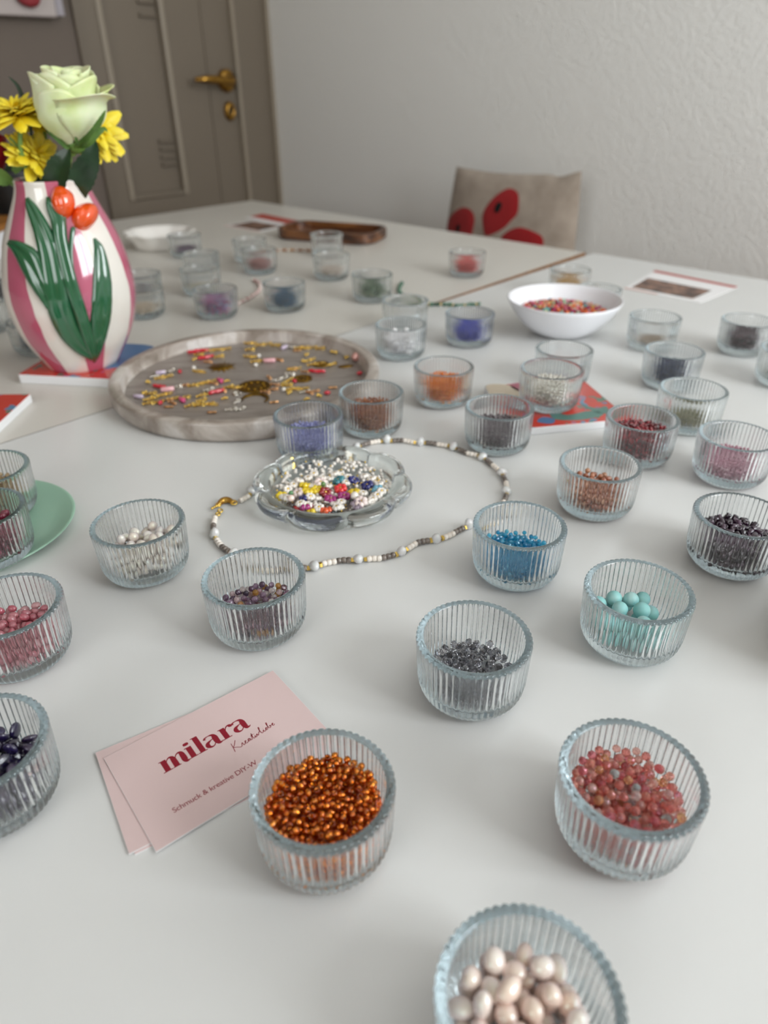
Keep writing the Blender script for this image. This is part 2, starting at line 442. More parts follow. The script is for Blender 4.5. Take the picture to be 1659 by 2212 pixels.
cup('beige', 741.5, 303.3, 'ribbed glass cup with only a few beige beads right of the white bowl')
cup('plum', 398.1, 89, 'ribbed glass cup of dark plum tube beads at the right edge')
cup('rose', 504.2, 130.3, 'ribbed glass cup of soft rose pink beads at the right edge')
cup('mauve', 793, 225.3, 'ribbed glass cup of dark mauve brown beads, farthest along the right edge')
cup('edge', 727, 163, 'ribbed glass cup mostly cut off by the right picture edge')
cup('back1', 586.2, 320.2, 'empty ribbed glass cup directly behind the silver one on the coaster')
cup('back2', 613, 544.7, 'empty ribbed glass cup right behind the chunky white beads')
cup('back3', 713.1, 966.2, 'empty ribbed glass cup behind the dusty pink one on the far table')
cup('back4', 824.9, 906, 'empty ribbed glass cup standing before the wooden tray')
cup('vase1', 475.9, 891, 'ribbed glass cup of dim brown beads right of the tulip vase, rear one')
cup('vase2', 436.5, 822, 'ribbed glass cup of cream beads right of the tulip vase, front one')
cup('yel1', 602.3, 938, 'empty ribbed glass cup behind the pale yellow one')
cup('yel2', 545.4, 856.1, 'ribbed glass cup of pale yellow beads on the far table')
cup('purple', 664.8, 1075.5, 'ribbed glass cup of dull purple beads by the white scalloped dish')
cup('gold', 871, 482, 'ribbed glass cup of golden beads behind the white bowl')
cup('back5', 806, 404.8, 'empty ribbed glass cup half hidden behind the white bowl')
cup('teal2', 288, 788, 'ribbed glass cup of petrol blue beads left of the tulip vase')
cup('dark', 341.2, 1027.6, 'ribbed glass cup of blackish purple beads far left behind the vase')
cup('left2', 277.1, 903.3, 'empty ribbed glass cup cut by the left edge behind the vase')
cup('pinkl', 69.4, 323.3, 'ribbed glass cup of baby pink glass beads cut by the left edge')
cup('navyl', 26, 245.5, 'ribbed glass cup of dark violet button beads cut by the left edge')
PLATE_Z = 3.6
cup('plate1', 93.5, 420.5, 'ribbed glass cup of wine red beads on the mint plate', PLATE_Z)
cup('plate2', 118, 471, 'ribbed glass cup of golden beads on the mint plate', PLATE_Z)
COAST_Z = 7.0
cup('silver', 516.1, 291.1, 'ribbed glass cup of silvery beads standing on the red coaster', COAST_Z)

# ------------------------------------------------------------------ bead shapes
def ico(sub, deform=None, s=(1, 1, 1), seed=0):
    bm = bmesh.new(); bmesh.ops.create_icosphere(bm, subdivisions=sub, radius=1)
    r = random.Random(seed); a = [Vector((r.uniform(-1, 1), r.uniform(-1, 1), r.uniform(-1, 1))).normalized() for _ in range(4)]
    for v in bm.verts:
        d = 1
        if deform:
            for k in range(4): d += deform * math.sin(2.2 * v.co.dot(a[k]) + k)
        v.co = Vector((v.co.x * s[0], v.co.y * s[1], v.co.z * s[2])) * d
    m = MB(); m.v = [tuple(v.co) for v in bm.verts]; m.f = [tuple(v.index for v in f.verts) for f in bm.faces]; m.m = [0] * len(m.f); bm.free()
    return m
def seedbead(n=10, hole=.42, ln=.78):
    m = MB(); m.lathe([(hole, -ln * .86), (.72, -ln), (.93, -ln * .6), (1, 0), (.93, ln * .6), (.72, ln), (hole, ln * .86)], n, close=True); return m
def bicone(n=7):
    m = MB(); m.lathe([(.30, -.95), (1.0, -.10), (1.0, .10), (.30, .95)], n); k = len(m.v)
    m.cap(list(range(n))[::-1]); m.cap(list(range(k - n, k))); return m
def facet(n=7):
    m = MB(); vs = []
    for r, z, o in ((.35, -.85, 0), (.85, -.45, .5), (1, 0, 0), (.85, .45, .5), (.35, .85, 0)):
        for i in range(n): vs.append((r * math.cos(6.2832 * (i + o) / n), r * math.sin(6.2832 * (i + o) / n), z))
    fs = [tuple(range(n))[::-1], tuple(range(4 * n, 5 * n))]
    for k in range(4):
        for i in range(n):
            j = (i + 1) % n; a, b, c, d = k * n + i, k * n + j, (k + 1) * n + i, (k + 1) * n + j
            if k % 2 == 0: fs += [(a, b, c), (b, d, c)]
            else: fs += [(a, b, d), (a, d, c)]
    m.add(vs, fs); return m
def tubebead(n=10, ln=1.3):
    m = MB(); m.lathe([(.4, -ln), (.85, -ln), (1, -ln * .85), (1, ln * .85), (.85, ln), (.4, ln)], n, close=True); return m
SHAPES = {'ball': (ico(2), True), 'ballhi': (ico(3), True), 'low': (ico(1), True), 'seed': (seedbead(), True), 'seedlow': (seedbead(7), True), 'bicone': (bicone(), False), 'facet': (facet(), False),
          'tube': (tubebead(), True), 'chip': (ico(2, .09, (1.15, .8, .9), 5), True), 'pearl': (ico(3, .05, (1, .92, 1.15), 3), True), 'pearl2': (ico(3, .06, (.9, .85, 1.3), 8), True),
          'button': (ico(3, .0, (1.25, 1.25, .55), 3), True)}

def pack(rb, zt, seed, Rin=22.2, z0=7.3, heap=0.0, tilt=(0, 0), nmax=2500, K=26):
    """pours spheres of radius rb into the cup one by one, each into the lowest of K random spots"""
    g = np.random.RandomState(seed); C = np.zeros((nmax, 3)); n = 0; Re = Rin - rb; miss = 0
    while n < nmax and miss < 14:
        a = g.uniform(0, 2 * np.pi, K); q = Re * np.sqrt(g.uniform(0, 1, K)); q[: K // 3] = Re * g.uniform(.93, 1, K // 3)
        x, y = q * np.cos(a), q * np.sin(a)
        z = np.full(K, z0 + rb)
        if n:
            P = C[:n]
            if n > 400: P = P[np.argsort(P[:, 2])[-400:]]
            d2 = (x[:, None] - P[None, :, 0]) ** 2 + (y[:, None] - P[None, :, 1]) ** 2
            h = np.where(d2 < 4 * rb * rb, P[None, :, 2] + np.sqrt(np.maximum(4 * rb * rb - d2, 0)), 0).max(1)
            z = np.maximum(z, h)
        cost = z - heap * (1 - (q / Re) ** 2) - tilt[0] * x / Re - tilt[1] * y / Re
        i = cost.argmin()
        if cost[i] > zt - rb: miss += 1; continue
        C[n] = (x[i], y[i], z[i]); n += 1
    return C[:n]
def exposed(C, rb, cap):
    out = []
    for i, c in enumerate(C):
        d = np.hypot(C[:, 0] - c[0], C[:, 1] - c[1]); up = (C[:, 2] > c[2] + .5 * rb) & (d < 1.15 * rb); up[i] = False
        if not up.any(): out.append(i)
    out.sort(key=lambda i: -C[i][2])
    return out[:cap]
def rot_rand(g):
    return Quaternion((g.gauss(0, 1), g.gauss(0, 1), g.gauss(0, 1), g.gauss(0, 1))).normalized()
def joined(name, shape, items, m):
    """many copies of one bead shape as ONE mesh: items = (centre, quaternion, scale)"""
    base, smooth = SHAPES[shape]
    bv = np.array(base.v); loops = np.array([i for f in base.f for i in f]); ln = np.array([len(f) for f in base.f]); n = len(items)
    V = np.concatenate([(bv * s) @ np.array(q.to_matrix()).T + np.array(c) for c, q, s in items])
    Lp = (loops[None] + (np.arange(n) * len(bv))[:, None]).ravel()
    st = np.concatenate([[0], np.cumsum(np.tile(ln, n))[:-1]])
    me = bpy.data.meshes.new(name); me.vertices.add(len(V)); me.vertices.foreach_set('co', V.ravel().astype(np.float32))
    me.loops.add(len(Lp)); me.loops.foreach_set('vertex_index', Lp.astype(np.int32))
    me.polygons.add(len(st)); me.polygons.foreach_set('loop_start', st.astype(np.int32))
    me.update(calc_edges=True); me.validate()
    me.polygons.foreach_set('use_smooth', [smooth] * len(me.polygons))
    if isinstance(m, list):
        for k in m: me.materials.append(k)
        me.polygons.foreach_set('material_index', np.tile(np.array(base.m, dtype=np.int32), n))
    else: me.materials.append(m)
    return me
BEADMESH = {}
def beadmesh(shape, size, m):
    key = (shape, size, m[0].name if isinstance(m, list) else m.name)
    if key not in BEADMESH:
        b, sm = SHAPES[shape]; c = MB(); c.v = [(x * size / 1000, y * size / 1000, z * size / 1000) for x, y, z in b.v]; c.f = b.f; c.m = b.m
        BEADMESH[key] = c.mesh(shape + '_bead', m, sm)
    return BEADMESH[key]

def fill(key, name, shape, rb, zt, m, label, cat='bead', indiv=0, heap=1.5, tilt=(0, 0), size=None, fl=None, shapes=None):
    """beads in a cup: the ones lying on top are things of their own (INDIV of them at most), the rest of the fill is one stuff object"""
    x, y, z = CUPS[key]; size = size or rb
    C = pack(rb, zt, sum(map(ord, key)), heap=heap, tilt=tilt)
    g = random.Random(key)
    top = exposed(C, rb, indiv) if indiv else []
    tset = set(top)
    for i in top:
        sh = g.choice(shapes) if shapes else shape
        q = rot_rand(g); s = g.uniform(.93, 1.05)
        o = link(name, beadmesh(sh, size, m)); o.rotation_mode = 'QUATERNION'; o.rotation_quaternion = q; o.scale = (s, s, s)
        o.location = T(x + C[i][0], y + C[i][1], z + C[i][2])
        tag(o, label + ', ' + zone(C[i][0], C[i][1], 20), cat, fl or label[:60])
    rest = [(C[i] / 1000, rot_rand(g), size / 1000 * g.uniform(.93, 1.03)) for i in range(len(C)) if i not in tset]
    if rest:
        plural = name if name.endswith('s') else name + 's'
        o = link(plural + '_fill' if indiv else plural, joined(plural, shape, rest, m), loc=T(x, y, z))
        tag(o, ('lower layers of ' + fl if indiv and fl else label), 'beads', None, 'stuff')

def bm_(name, cols, rough=.08, trans=0.0, coat=.3, metal=0.0, film=0, ior=1.5, sss=0):
    m = mat(name, cols[0], rough, metal, trans, ior, coat, film=film, sss=sss)
    return palette(m, cols) if len(cols) > 1 else m
fill('front', 'freshwater_pearl', 'pearl', 3.3, 27.0, M['pearl_pink'], 'pale pink baroque pearl in the nearest cup', indiv=70, heap=3, fl='pale pink pearls in the nearest cup', shapes=['pearl', 'pearl2', 'pearl', 'chip'])
# silver-lined amber seed beads: a clear amber barrel round a gold core
m = bm_('amber_glass', ['eeb660', 'e6a64a', 'f2c270', 'd69438'], .02, 1.0, .0)
b_ = seedbead(10); n_ = len(b_.f); c_ = MB(); c_.lathe([(.47, -.66), (.55, -.66), (.55, .66), (.47, .66)], 8, 1, close=True); b_.add(c_.v, c_.f, 1)
SHAPES['lined'] = (b_, True)
m = [m, mat('amber_lining', 'f6be58', .2, 1)]
fill('amber', 'amber_bead', 'lined', 1.35, 26.3, m, 'shiny amber seed bead in the cup against the pink cards', indiv=260, heap=1.2, size=1.5, fl='amber seed beads in the cup by the cards')
m = bm_('coral_crystal', ['fbb4a8', 'f8a094', 'fcc6ba', 'f4949c', 'fbccc0', 'fac490', 'fbb0a4', 'f69c92', 'f8e0d8', 'f8a89c', 'f4949c', 'fcb4a0', 'f8a094', 'fbc0b4', 'd4ecea', 'f4949c'], .02, .8, .0, film=480)
fill('coral', 'coral_crystal', 'facet', 1.9, 26.0, m, 'coral pink faceted crystal heaped in its ribbed cup', indiv=200, heap=1.2, tilt=(-.6, .6), fl='coral crystals in their cup')
m = bm_('smoke_crystal', ['b4b4ba', '9a9aa0', 'c4c4c8', '7c7c82'], .01, 1.0, .0)
fill('grey', 'grey_crystal', 'bicone', 1.85, 15.5, m, 'smoky grey bicone crystal in the cup between amber and aqua', indiv=120, heap=2.2, size=2.0, fl='smoky grey crystals')
m = mottle(bm_('aqua_stone', ['86cfc9'], .45, 0, .0, sss=.2), ['86c6c4', '98d0ce', 'bfe0de'], 60)
fill('aqua', 'aqua_bead', 'ballhi', 4.15, 21.5, m, 'large matt aqua stone ball in the cup with few beads', indiv=60, heap=3, tilt=(-2, 1), fl='aqua stone balls')
m = bm_('blue_crystal', ['4cd0f8', '38c4f0', '6cdcfa', '28b0e4'], .02, .7, .2)
fill('blue', 'blue_crystal', 'facet', 1.55, 17.8, m, 'bright turquoise blue crystal in the cup touching the necklace', indiv=150, heap=1.8, tilt=(-1, .5), fl='turquoise blue crystals')
m = bm_('mixed_crystal', ['a07a96', '745470', 'dcb0ba', 'f0d4d6', '504058', 'd8a050', 'b090ac', 'eadcda', '8a5c6a', 'f4eae8'], .02, .65, .2)
fill('mix', 'mixed_crystal', 'facet', 1.9, 16.5, m, 'small crystal among the mixed purple ones by the necklace', indiv=120, heap=2, fl='mixed purple crystals')
fill('pearl', 'white_pearl', 'pearl', 2.8, 22, M['pearl_white'], 'creamy white oval pearl in the cup beside the mint plate', indiv=80, heap=2.2, tilt=(1.0, -1), fl='creamy white pearls', shapes=['pearl', 'pearl2', 'pearl'])
m = bm_('peach_bead', ['d5885c', 'c87448', 'e0a076', 'c06a44'], .1, .25, .6)
fill('peach', 'peach_bead', 'ball', 1.95, 19.5, m, 'glossy peach bead in the cup behind the turquoise crystals', indiv=120, heap=2, tilt=(-1, 1), fl='glossy peach beads')
m = bm_('red_bead', ['a80a28', '8c0620', 'bc1030', '780418'], .05, .4, .6)
fill('red', 'red_bead', 'ball', 1.4, 25.0, m, 'tiny dark red bead heaped in its ribbed cup', indiv=220, heap=2.2, fl='dark red beads')
m = bm_('plum_bead', ['4c2648', '3c1c3a', '5e3258', '2e142c'], .06, .35, .6)
fill('plum', 'plum_bead', 'tube', 1.6, 21.5, m, 'dark plum glass tube bead in the cup at the right edge', indiv=150, heap=2, size=1.65, fl='dark plum tube beads')
m = bm_('violet_button', ['2a2050', '1d1638', '38284e', '241a44'], .1, .15, .6)
fill('navyl', 'violet_bead', 'button', 2.9, 25, m, 'dark violet button bead in the cup at the left edge', indiv=60, heap=2, fl='dark violet button beads', size=2.7)
m = bm_('baby_pink', ['e88f9c', 'ef9fa8', 'e37c8c', 'f2b8bc'], .06, .5, .4)
fill('pinkl', 'pink_bead', 'chip', 2.1, 20, m, 'baby pink glass chip bead in the cup at the left edge', indiv=90, heap=2, fl='baby pink glass beads')
for key, name, cols, rb, zt, tr, shape, met, lab in [
    ('rose', 'rose_beads', ['e8b0c2', 'e2a2b8', 'eec0ce'], 1.2, 18.5, .3, 'low', 0, 'soft rose beads in the cup at the right edge'),
    ('olive', 'olive_beads', ['a49c6c', '8a8456', 'bab48a'], 1.3, 12, .4, 'low', 0, 'olive green beads lying low in their cup'),
    ('navy', 'navy_beads', ['27375e', '1e2c50', '33456e'], 1.2, 21, .2, 'low', 0, 'dark navy beads filling their cup'),
    ('orange', 'orange_beads', ['fa8c14', 'f67e0a', 'fc9a2c'], 1.2, 22, .15, 'low', 0, 'vivid orange beads filling their cup'),
    ('brown', 'brown_beads', ['7e7074', '6c5e62', '908488'], 1.2, 20, .2, 'seedlow', 0, 'dark grey-brown beads filling their cup'),
    ('lilac', 'lilac_beads', ['b2b6ee', 'a6aae8', 'bec2f2'], 1.2, 20, .3, 'low', 0, 'lilac blue beads filling their cup'),
    ('copper', 'copper_beads', ['b06a40', '9c5a34', 'c07c50'], 1.2, 22, .2, 'low', 0, 'copper brown beads filling their cup'),
    ('white', 'white_beads', ['f0eef0', 'e6e4e8', 'f4f2f2'], 3.0, 25, 0, 'ball', 0, 'chunky white beads heaped in their cup'),
    ('cobalt', 'cobalt_beads', ['2232b8', '1c2aa4', '2a3ccc'], 1.2, 20, .1, 'low', 0, 'cobalt blue beads in their cup'),
    ('green', 'green_beads', ['4c6a48', '3a5638', '6a845e', '8c9c7c'], 2.4, 23, .1, 'chip', 0, 'mossy green beads in their cup'),
    ('teal', 'teal_beads', ['155a80', '104a6c', '1c6a92'], 1.2, 20, .2, 'low', 0, 'deep teal beads in their cup'),
    ('pinkp', 'orchid_beads', ['c46a9c', 'b08cc0', '8fa0c8', 'd484a8', '9a5a84'], 1.6, 22, .2, 'ball', 0, 'pink and purple beads in their cup'),
    ('sheer', 'dusty_pink_beads', ['cc9088', 'c08078', 'd8a49c'], 1.6, 20, .2, 'low', 0, 'dusty pink beads in their cup'),
    ('farwhite', 'cream_beads', ['e4d4c4', 'd8c6b4', 'efe2d6'], 1.6, 17, .1, 'ball', .3, 'shiny cream beads on the far table'),
    ('salmon', 'salmon_beads', ['e85850', 'de4a44', 'f06c62'], 1.5, 22, .1, 'low', 0, 'salmon red beads in the cup before the cushion'),
    ('beige', 'beige_beads', ['bca488', 'a88e70', 'ccb69c'], 1.5, 11.5, .2, 'low', 0, 'few beige beads in the cup by the white bowl'),
    ('mauve', 'mauve_beads', ['5c3c44', '4a2e36', '6c4c52'], 1.3, 23, .2, 'low', 0, 'dark mauve brown beads in their cup'),
    ('vase1', 'umber_beads', ['7c6670', '6a5660', '8c7880'], 1.6, 17, .2, 'low', 0, 'dim brown beads in the rear cup by the vase'),
    ('vase2', 'ivory_beads', ['dcc8ae', 'cdb89c', 'e8d8c4'], 1.6, 15, .1, 'ball', .3, 'cream beads in the front cup by the vase'),
    ('yel2', 'yellow_beads', ['d8ccb0', 'ccc0a0', 'e2d8c0'], 1.6, 13, .2, 'low', 0, 'pale yellow beads on the far table'),
    ('purple', 'purple_beads', ['7c6078', '6a5068', '8c7088'], 1.6, 17, .2, 'low', 0, 'dull purple beads by the scalloped dish'),
    ('gold', 'golden_beads', ['c49a5c', 'b4884a', 'd4ac70'], 1.5, 21, 0, 'ball', .6, 'golden beads behind the white bowl'),
    ('teal2', 'petrol_beads', ['12506c', '0e4058', '185e7c'], 1.3, 21, .2, 'low', 0, 'petrol blue beads left of the vase'),
    ('dark', 'black_purple_beads', ['2c2230', '221a26', '382c3c'], 1.6, 22, .1, 'low', 0, 'blackish purple beads far left'),
    ('plate1', 'wine_beads', ['8c2c44', '7a2038', 'a03a54'], 2.2, 24, .3, 'chip', 0, 'wine red beads on the mint plate'),
    ('plate2', 'honey_beads', ['c8a878', 'b89868', 'd4b88c'], 1.6, 20, .3, 'low', 0, 'golden beads on the mint plate'),
    ('silver', 'silver_beads', ['e8e4da', 'dcd6ca', 'f0ece4'], 1.35, 22.5, 0, 'ball', .85, 'silvery beads in the cup on the red coaster'),
    ('edge', 'sage_beads', ['a8b0a0', '98a090'], 1.6, 13, .2, 'low', 0, 'pale sage beads at the right picture edge')]:
    m = bm_(name + '_mat', cols, .12 if not met else .18, tr, .3, met)
    fill(key, name, shape, rb, zt, m, lab, 'beads', heap=1.2)

# ------------------------------------------------------------------ round marble tray with charms
M['marble'] = mottle(mat('marble', 'a89c90', .35, coat=.15), ['75685c', '9c9086', 'b5aba2', 'd4cec9'], 24, 8, (1, 1, 1), pos=[.32, .45, .55, .70], rough=.65, dist=.8)
M['marble_floor'] = mottle(mat('marble_floor', '8f867e', .4, coat=.1), ['6f665f', '8b827b', '9d958e'], 9, 8, (1, 7, 1), pos=[.3, .5, .7], rough=.65, dist=1.0)
TX, TY = 377.6, 535.8
mb = MB()
mb.lathe([(.0001, 0), (.121, 0), (.1235, .0015), (.1252, .005), (.1255, .0155), (.1250, .0172), (.1235, .0178), (.1165, .0178), (.1152, .0172), (.1146, .0160), (.1140, .0075), (.1130, .0062)], 128)
n0 = len(mb.v) - 128
tray = link('marble_tray', mb.mesh('marble_tray', M['marble']), loc=T(TX, TY, .05), rot=(0, 0, -.75))
tag(tray, 'round grey-brown marble tray scattered with gold charms', 'tray')
mb = MB(); mb.lathe([(.0001, .0062), (.06, .0062), (.1131, .0062)], 128)
link('tray_floor', mb.mesh('tray_floor', M['marble_floor']), tray)
FL = 6.3
def chain_mesh(n, r=1.5, bend=.3, seed=0, m=None):
    g = random.Random(seed); b = MB(); a = 0; p = Vector((0, 0, 0)); pts = []
    for i in range(n):
        pts.append(p.copy()); a += g.uniform(-bend, bend); p += Vector((math.cos(a), math.sin(a), 0)) * r * 1.55
    c = sum(pts, Vector()) / n
    for i, q in enumerate(pts):
        q = q - c; ring = []
        ax = Vector((math.cos(i * 1.3), math.sin(i * 1.3), .8 if i % 2 else .35)).normalized(); u = ax.orthogonal().normalized(); w = ax.cross(u)
        for k in range(11): ring.append((q + (u * math.cos(k * .628) + w * math.sin(k * .628)) * r + Vector((0, 0, r * .95))) / 1000)
        b.tube(ring, r * .36 / 1000, 5, 0, False)
        if i % 3 == 1:
            s = ico(1); b.add([((Vector(v) * r * .8 + q + Vector((g.uniform(-1, 1) * r, g.uniform(-1, 1) * r, r))) / 1000) for v in s.v], s.f)
    return b.mesh('chain', m or M['gold'])
def nugget_mesh(seed, m):
    b = MB(); g = random.Random(seed)
    for k in range(7):
        s = ico(1); c = Vector((g.uniform(-2.2, 2.2), g.uniform(-2, 2), 1.2 + g.uniform(0, 1.2))); r = g.uniform(.9, 1.5)
        b.add([((Vector(v) * r + c) / 1000) for v in s.v], s.f)
    return b.mesh('nugget', m)
def branch_mesh(ln, r, seed, m):
    g = random.Random(seed); b = MB(); n = 6
    pts = [Vector(((i / (n - 1) - .5) * ln, g.uniform(-.8, .8), r * 1.05)) / 1000 for i in range(n)]
    b.tube(pts, [r * k / 1000 for k in (.75, 1.05, .85, 1.1, .8, .95)], 8)
    b.tube([pts[2], pts[2] + Vector((r * .6, r * 1.6, r * .1)) / 1000], [r * .7 / 1000, r * .45 / 1000], 7)
    return b.mesh('branch', m)
def tube_mesh(ln, r, m):
    b = MB(); b.tube([Vector((x * ln, 0, r)) / 1000 for x in (-.5, -.47, 0, .47, .5)], [r * k / 1000 for k in (.8, 1, 1.04, 1, .8)], 10); return b.mesh('tube', m)
def disc_mesh(r, m, kind):
    b = MB()
    if kind == 'sun':
        b.lathe([(.0001, 1.6), (r * .5, 1.3), (r * .55, .5), (r * .5, 0)], 20)
        for k in range(14):
            a = 6.2832 * k / 14; d = Vector((math.cos(a), math.sin(a), 0)); s = Vector((-d.y, d.x, 0)); q = r * (1.0 if k % 2 else .82)
            b.add([d * r * .5 + s * r * .1 + Vector((0, 0, .1)), d * q + Vector((0, 0, .2)), d * r * .5 - s * r * .1 + Vector((0, 0, .1)), d * r * .5 + Vector((0, 0, 1.3))], [(0, 2, 1), (0, 1, 3), (1, 2, 3)])
    elif kind == 'moon':
        n = 24; A = []; 
        for k in range(n + 1):
            a = math.radians(-30 + 240 * k / n); w = r * .28 * math.sin(math.pi * (k + .4) / (n + .8)) + .3
            A.append((a, w))
        vs = []
        for a, w in A:
            for rr, z in ((r - w, 0), (r - w, 1.2), (r + w * .2, 1.2), (r + w * .2, 0)): vs.append((rr * math.cos(a), rr * math.sin(a), z + .1))
        b.add(vs, [(4 * k + i, 4 * k + (i + 1) % 4, 4 * k + 4 + (i + 1) % 4, 4 * k + 4 + i) for k in range(n) for i in range(4)])
    elif kind == 'leaf':
        b.lathe([(.0001, 1.4), (r * .6, 1.2), (r, .6), (r * .95, 0)], 20, rfun=lambda q, z, a, k: q * (1 if k == 0 else 1 + .06 * math.sin(16 * a)))
        b.v = [(x, y * .5, z) for x, y, z in b.v]
    else:
        b.lathe([(.0001, .9), (r * .25, 1.1), (r * .3, .8), (r * .82, .8), (r * .88, 1.3), (r * .98, 1.1), (r, .6), (r * .98, 0)], 28)
        for k in range(9):
            a = 6.2832 * k / 9; s = ico(1); c = Vector((math.cos(a) * r * .58, math.sin(a) * r * .58, .9)); b.add([Vector(v) * r * .13 + c for v in s.v], s.f)
    b.v = [(v[0] / 1000, v[1] / 1000, v[2] / 1000) for v in b.v]
    return fix_normals(b.mesh(kind, m))
CH_L = {'c': ('chain_charm', 'short gold chain charm lying in the round marble tray', 'gold chain charms in the marble tray'), 'n': ('gold_nugget', 'small gold nugget charm lying in the round marble tray', 'gold nugget charms in the marble tray'),
        'k': ('coral_branch', 'red coral branch charm in the marble tray', 'red coral charms in the marble tray'), 'p': ('pink_tube', 'bright pink tube charm in the marble tray', 'bright pink charms in the marble tray'),
        'q': ('quartz_tube', 'pale pink tube charm in the marble tray', 'pale pink charms in the marble tray'), 'l': ('lilac_tube', 'pale lilac tube charm in the marble tray', 'lilac charms in the marble tray'),
        'r': ('rose_chain', 'rose gold chain charm in the marble tray', 'rose gold chain charms in the marble tray'), 's': ('silver_chain', 'pale silver chain charm in the marble tray', 'silver chain charms in the marble tray'),
        'b': ('pearl_charm', 'single white pearl charm in the marble tray', 'pearl charms in the marble tray'), 'f': ('copper_plate', 'flat coppery plate charm in the marble tray', 'flat copper charms in the marble tray'),
        'd': ('red_drop', 'small red drop charm with gold tip in the marble tray', 'red drop charms in the marble tray')}
CM = {}
for s_ in range(3):
    CM['c%d' % s_] = chain_mesh(5 + 2 * s_, 1.35, .35, s_); CM['r%d' % s_] = chain_mesh(5, 1.2, .6, 7 + s_, M['rosegold']); CM['s%d' % s_] = chain_mesh(5, 1.3, .4, 17 + s_, M['silver'])
    CM['n%d' % s_] = nugget_mesh(s_, M['gold']); CM['k%d' % s_] = branch_mesh(13 + 2 * s_, 1.9, s_, M['coral_red'])
    CM['p%d' % s_] = branch_mesh(9, 2.0, s_ + 5, M['coral_pink']); CM['q%d' % s_] = tube_mesh(12, 2.3, M['quartz_pink']); CM['l%d' % s_] = tube_mesh(9, 1.9, M['lilac_stone'])
    CM['f%d' % s_] = tube_mesh(8, 1.1, M['rosegold'])
    b_ = MB(); q_ = ico(2); b_.add([(Vector(v) * 2.0 + Vector((0, 0, 2))) / 1000 for v in q_.v], q_.f); CM['b%d' % s_] = b_.mesh('pearl', M['pearl'])
    b_ = MB(); b_.tube([Vector((x, 0, 1.8)) / 1000 for x in (-3, -1.5, .5, 2.4, 3.2)], [.0005, .0016, .0021, .0014, .0006], 9); CM['d%d' % s_] = b_.mesh('drop', M['coral_red'])
Z3 = [('k', 900, 165, 20), ('k', 990, 150, 10), ('k', 1040, 228, 30), ('c', 960, 190, 0), ('c', 1110, 140, 20), ('c', 1230, 128, 0), ('c', 1190, 212, 10), ('n', 900, 252, 0), ('r', 1065, 272, 20), ('c', 965, 385, -20), ('b', 905, 350, 0),
      ('l', 520, 405, 20), ('c', 550, 450, 15), ('s', 625, 378, 20), ('s', 450, 445, 40), ('d', 740, 390, -70), ('n', 385, 510, 0), ('k', 500, 565, -15), ('q', 600, 603, 20), ('s', 705, 565, 10), ('r', 790, 545, 20), ('c', 895, 545, 0), ('c', 985, 525, 20),
      ('c', 1075, 505, 15), ('r', 1125, 520, 0), ('p', 1200, 500, -60), ('n', 1285, 500, 0), ('c', 1300, 565, 15), ('c', 1385, 570, 0), ('k', 1165, 625, 35), ('r', 1235, 600, 0), ('s', 1070, 600, 10), ('c', 1030, 650, 20), ('l', 262, 682, -10),
      ('n', 320, 640, 0), ('c', 400, 640, 0), ('c', 400, 700, 30), ('n', 440, 690, 0), ('c', 430, 745, 0), ('d', 515, 752, 80), ('r', 600, 710, 20), ('c', 660, 700, 0), ('r', 650, 745, -20), ('p', 765, 722, -45), ('f', 610, 792, 0), ('c', 560, 650, 30), ('c', 900, 765, 20),
      ('c', 985, 718, 20), ('c', 1090, 762, -10), ('c', 1020, 765, 0), ('n', 1260, 700, 0), ('s', 1400, 735, 80), ('s', 1330, 825, 0), ('s', 1440, 820, 20), ('c', 790, 685, 0), ('f', 1110, 855, 0)]
Z4 = [('c', 220, 55, 0), ('c', 370, 72, 5), ('c', 510, 82, -20), ('l', 612, 112, 60), ('f', 755, 142, 0), ('c', 800, 110, 10), ('c', 890, 112, 0), ('c', 1030, 115, -5), ('s', 690, 105, 0), ('n', 1235, 165, 30), ('n', 1275, 130, 0), ('c', 215, 212, -10), ('n', 250, 225, 0), ('b', 318, 212, 0), ('c', 320, 262, 0),
      ('q', 440, 270, 3), ('r', 555, 250, 0), ('b', 282, 318, 0), ('c', 210, 130, 0), ('n', 860, 200, 0), ('n', 840, 270, 0), ('c', 900, 255, 40), ('c', 975, 300, 0), ('c', 1170, 300, 30), ('n', 1130, 315, 0), ('d', 1515, 408, 30), ('k', 985, 390, -8), ('r', 850, 385, 0), ('r', 700, 350, 0), ('c', 720, 355, 20), ('s', 600, 455, 25),
      ('s', 520, 485, 0), ('s', 675, 415, 0), ('r', 440, 455, -30), ('c', 640, 500, 40), ('d', 725, 500, -50), ('c', 640, 545, 0), ('r', 480, 590, 15), ('r', 500, 535, 0), ('c', 690, 590, 20), ('c', 780, 585, -10), ('n', 660, 640, 0), ('b', 605, 600, 0), ('s', 850, 620, 0), ('r', 900, 625, 0), ('r', 960, 610, 20),
      ('f', 1170, 570, 0), ('d', 1105, 638, 10), ('n', 1020, 668, 0), ('n', 870, 708, 0), ('f', 490, 738, 10), ('r', 390, 620, 0), ('n', 1350, 225, 0)]
cnt = {}
def charm(k, p, deg, name=None, label=None, cat='charm', grp=None, me=None):
    i = cnt.get(k, 0); cnt[k] = i + 1
    if me is None:
        me = CM['%s%d' % (k, i % 3)]; name, label, grp = CH_L[k]; label += ', ' + zone(p.x * 1000 - TX, p.y * 1000 - TY, 113)
    o = link(name, me, loc=p, rot=(0, 0, math.radians(deg) - PHI))
    tag(o, label, cat, grp); return o
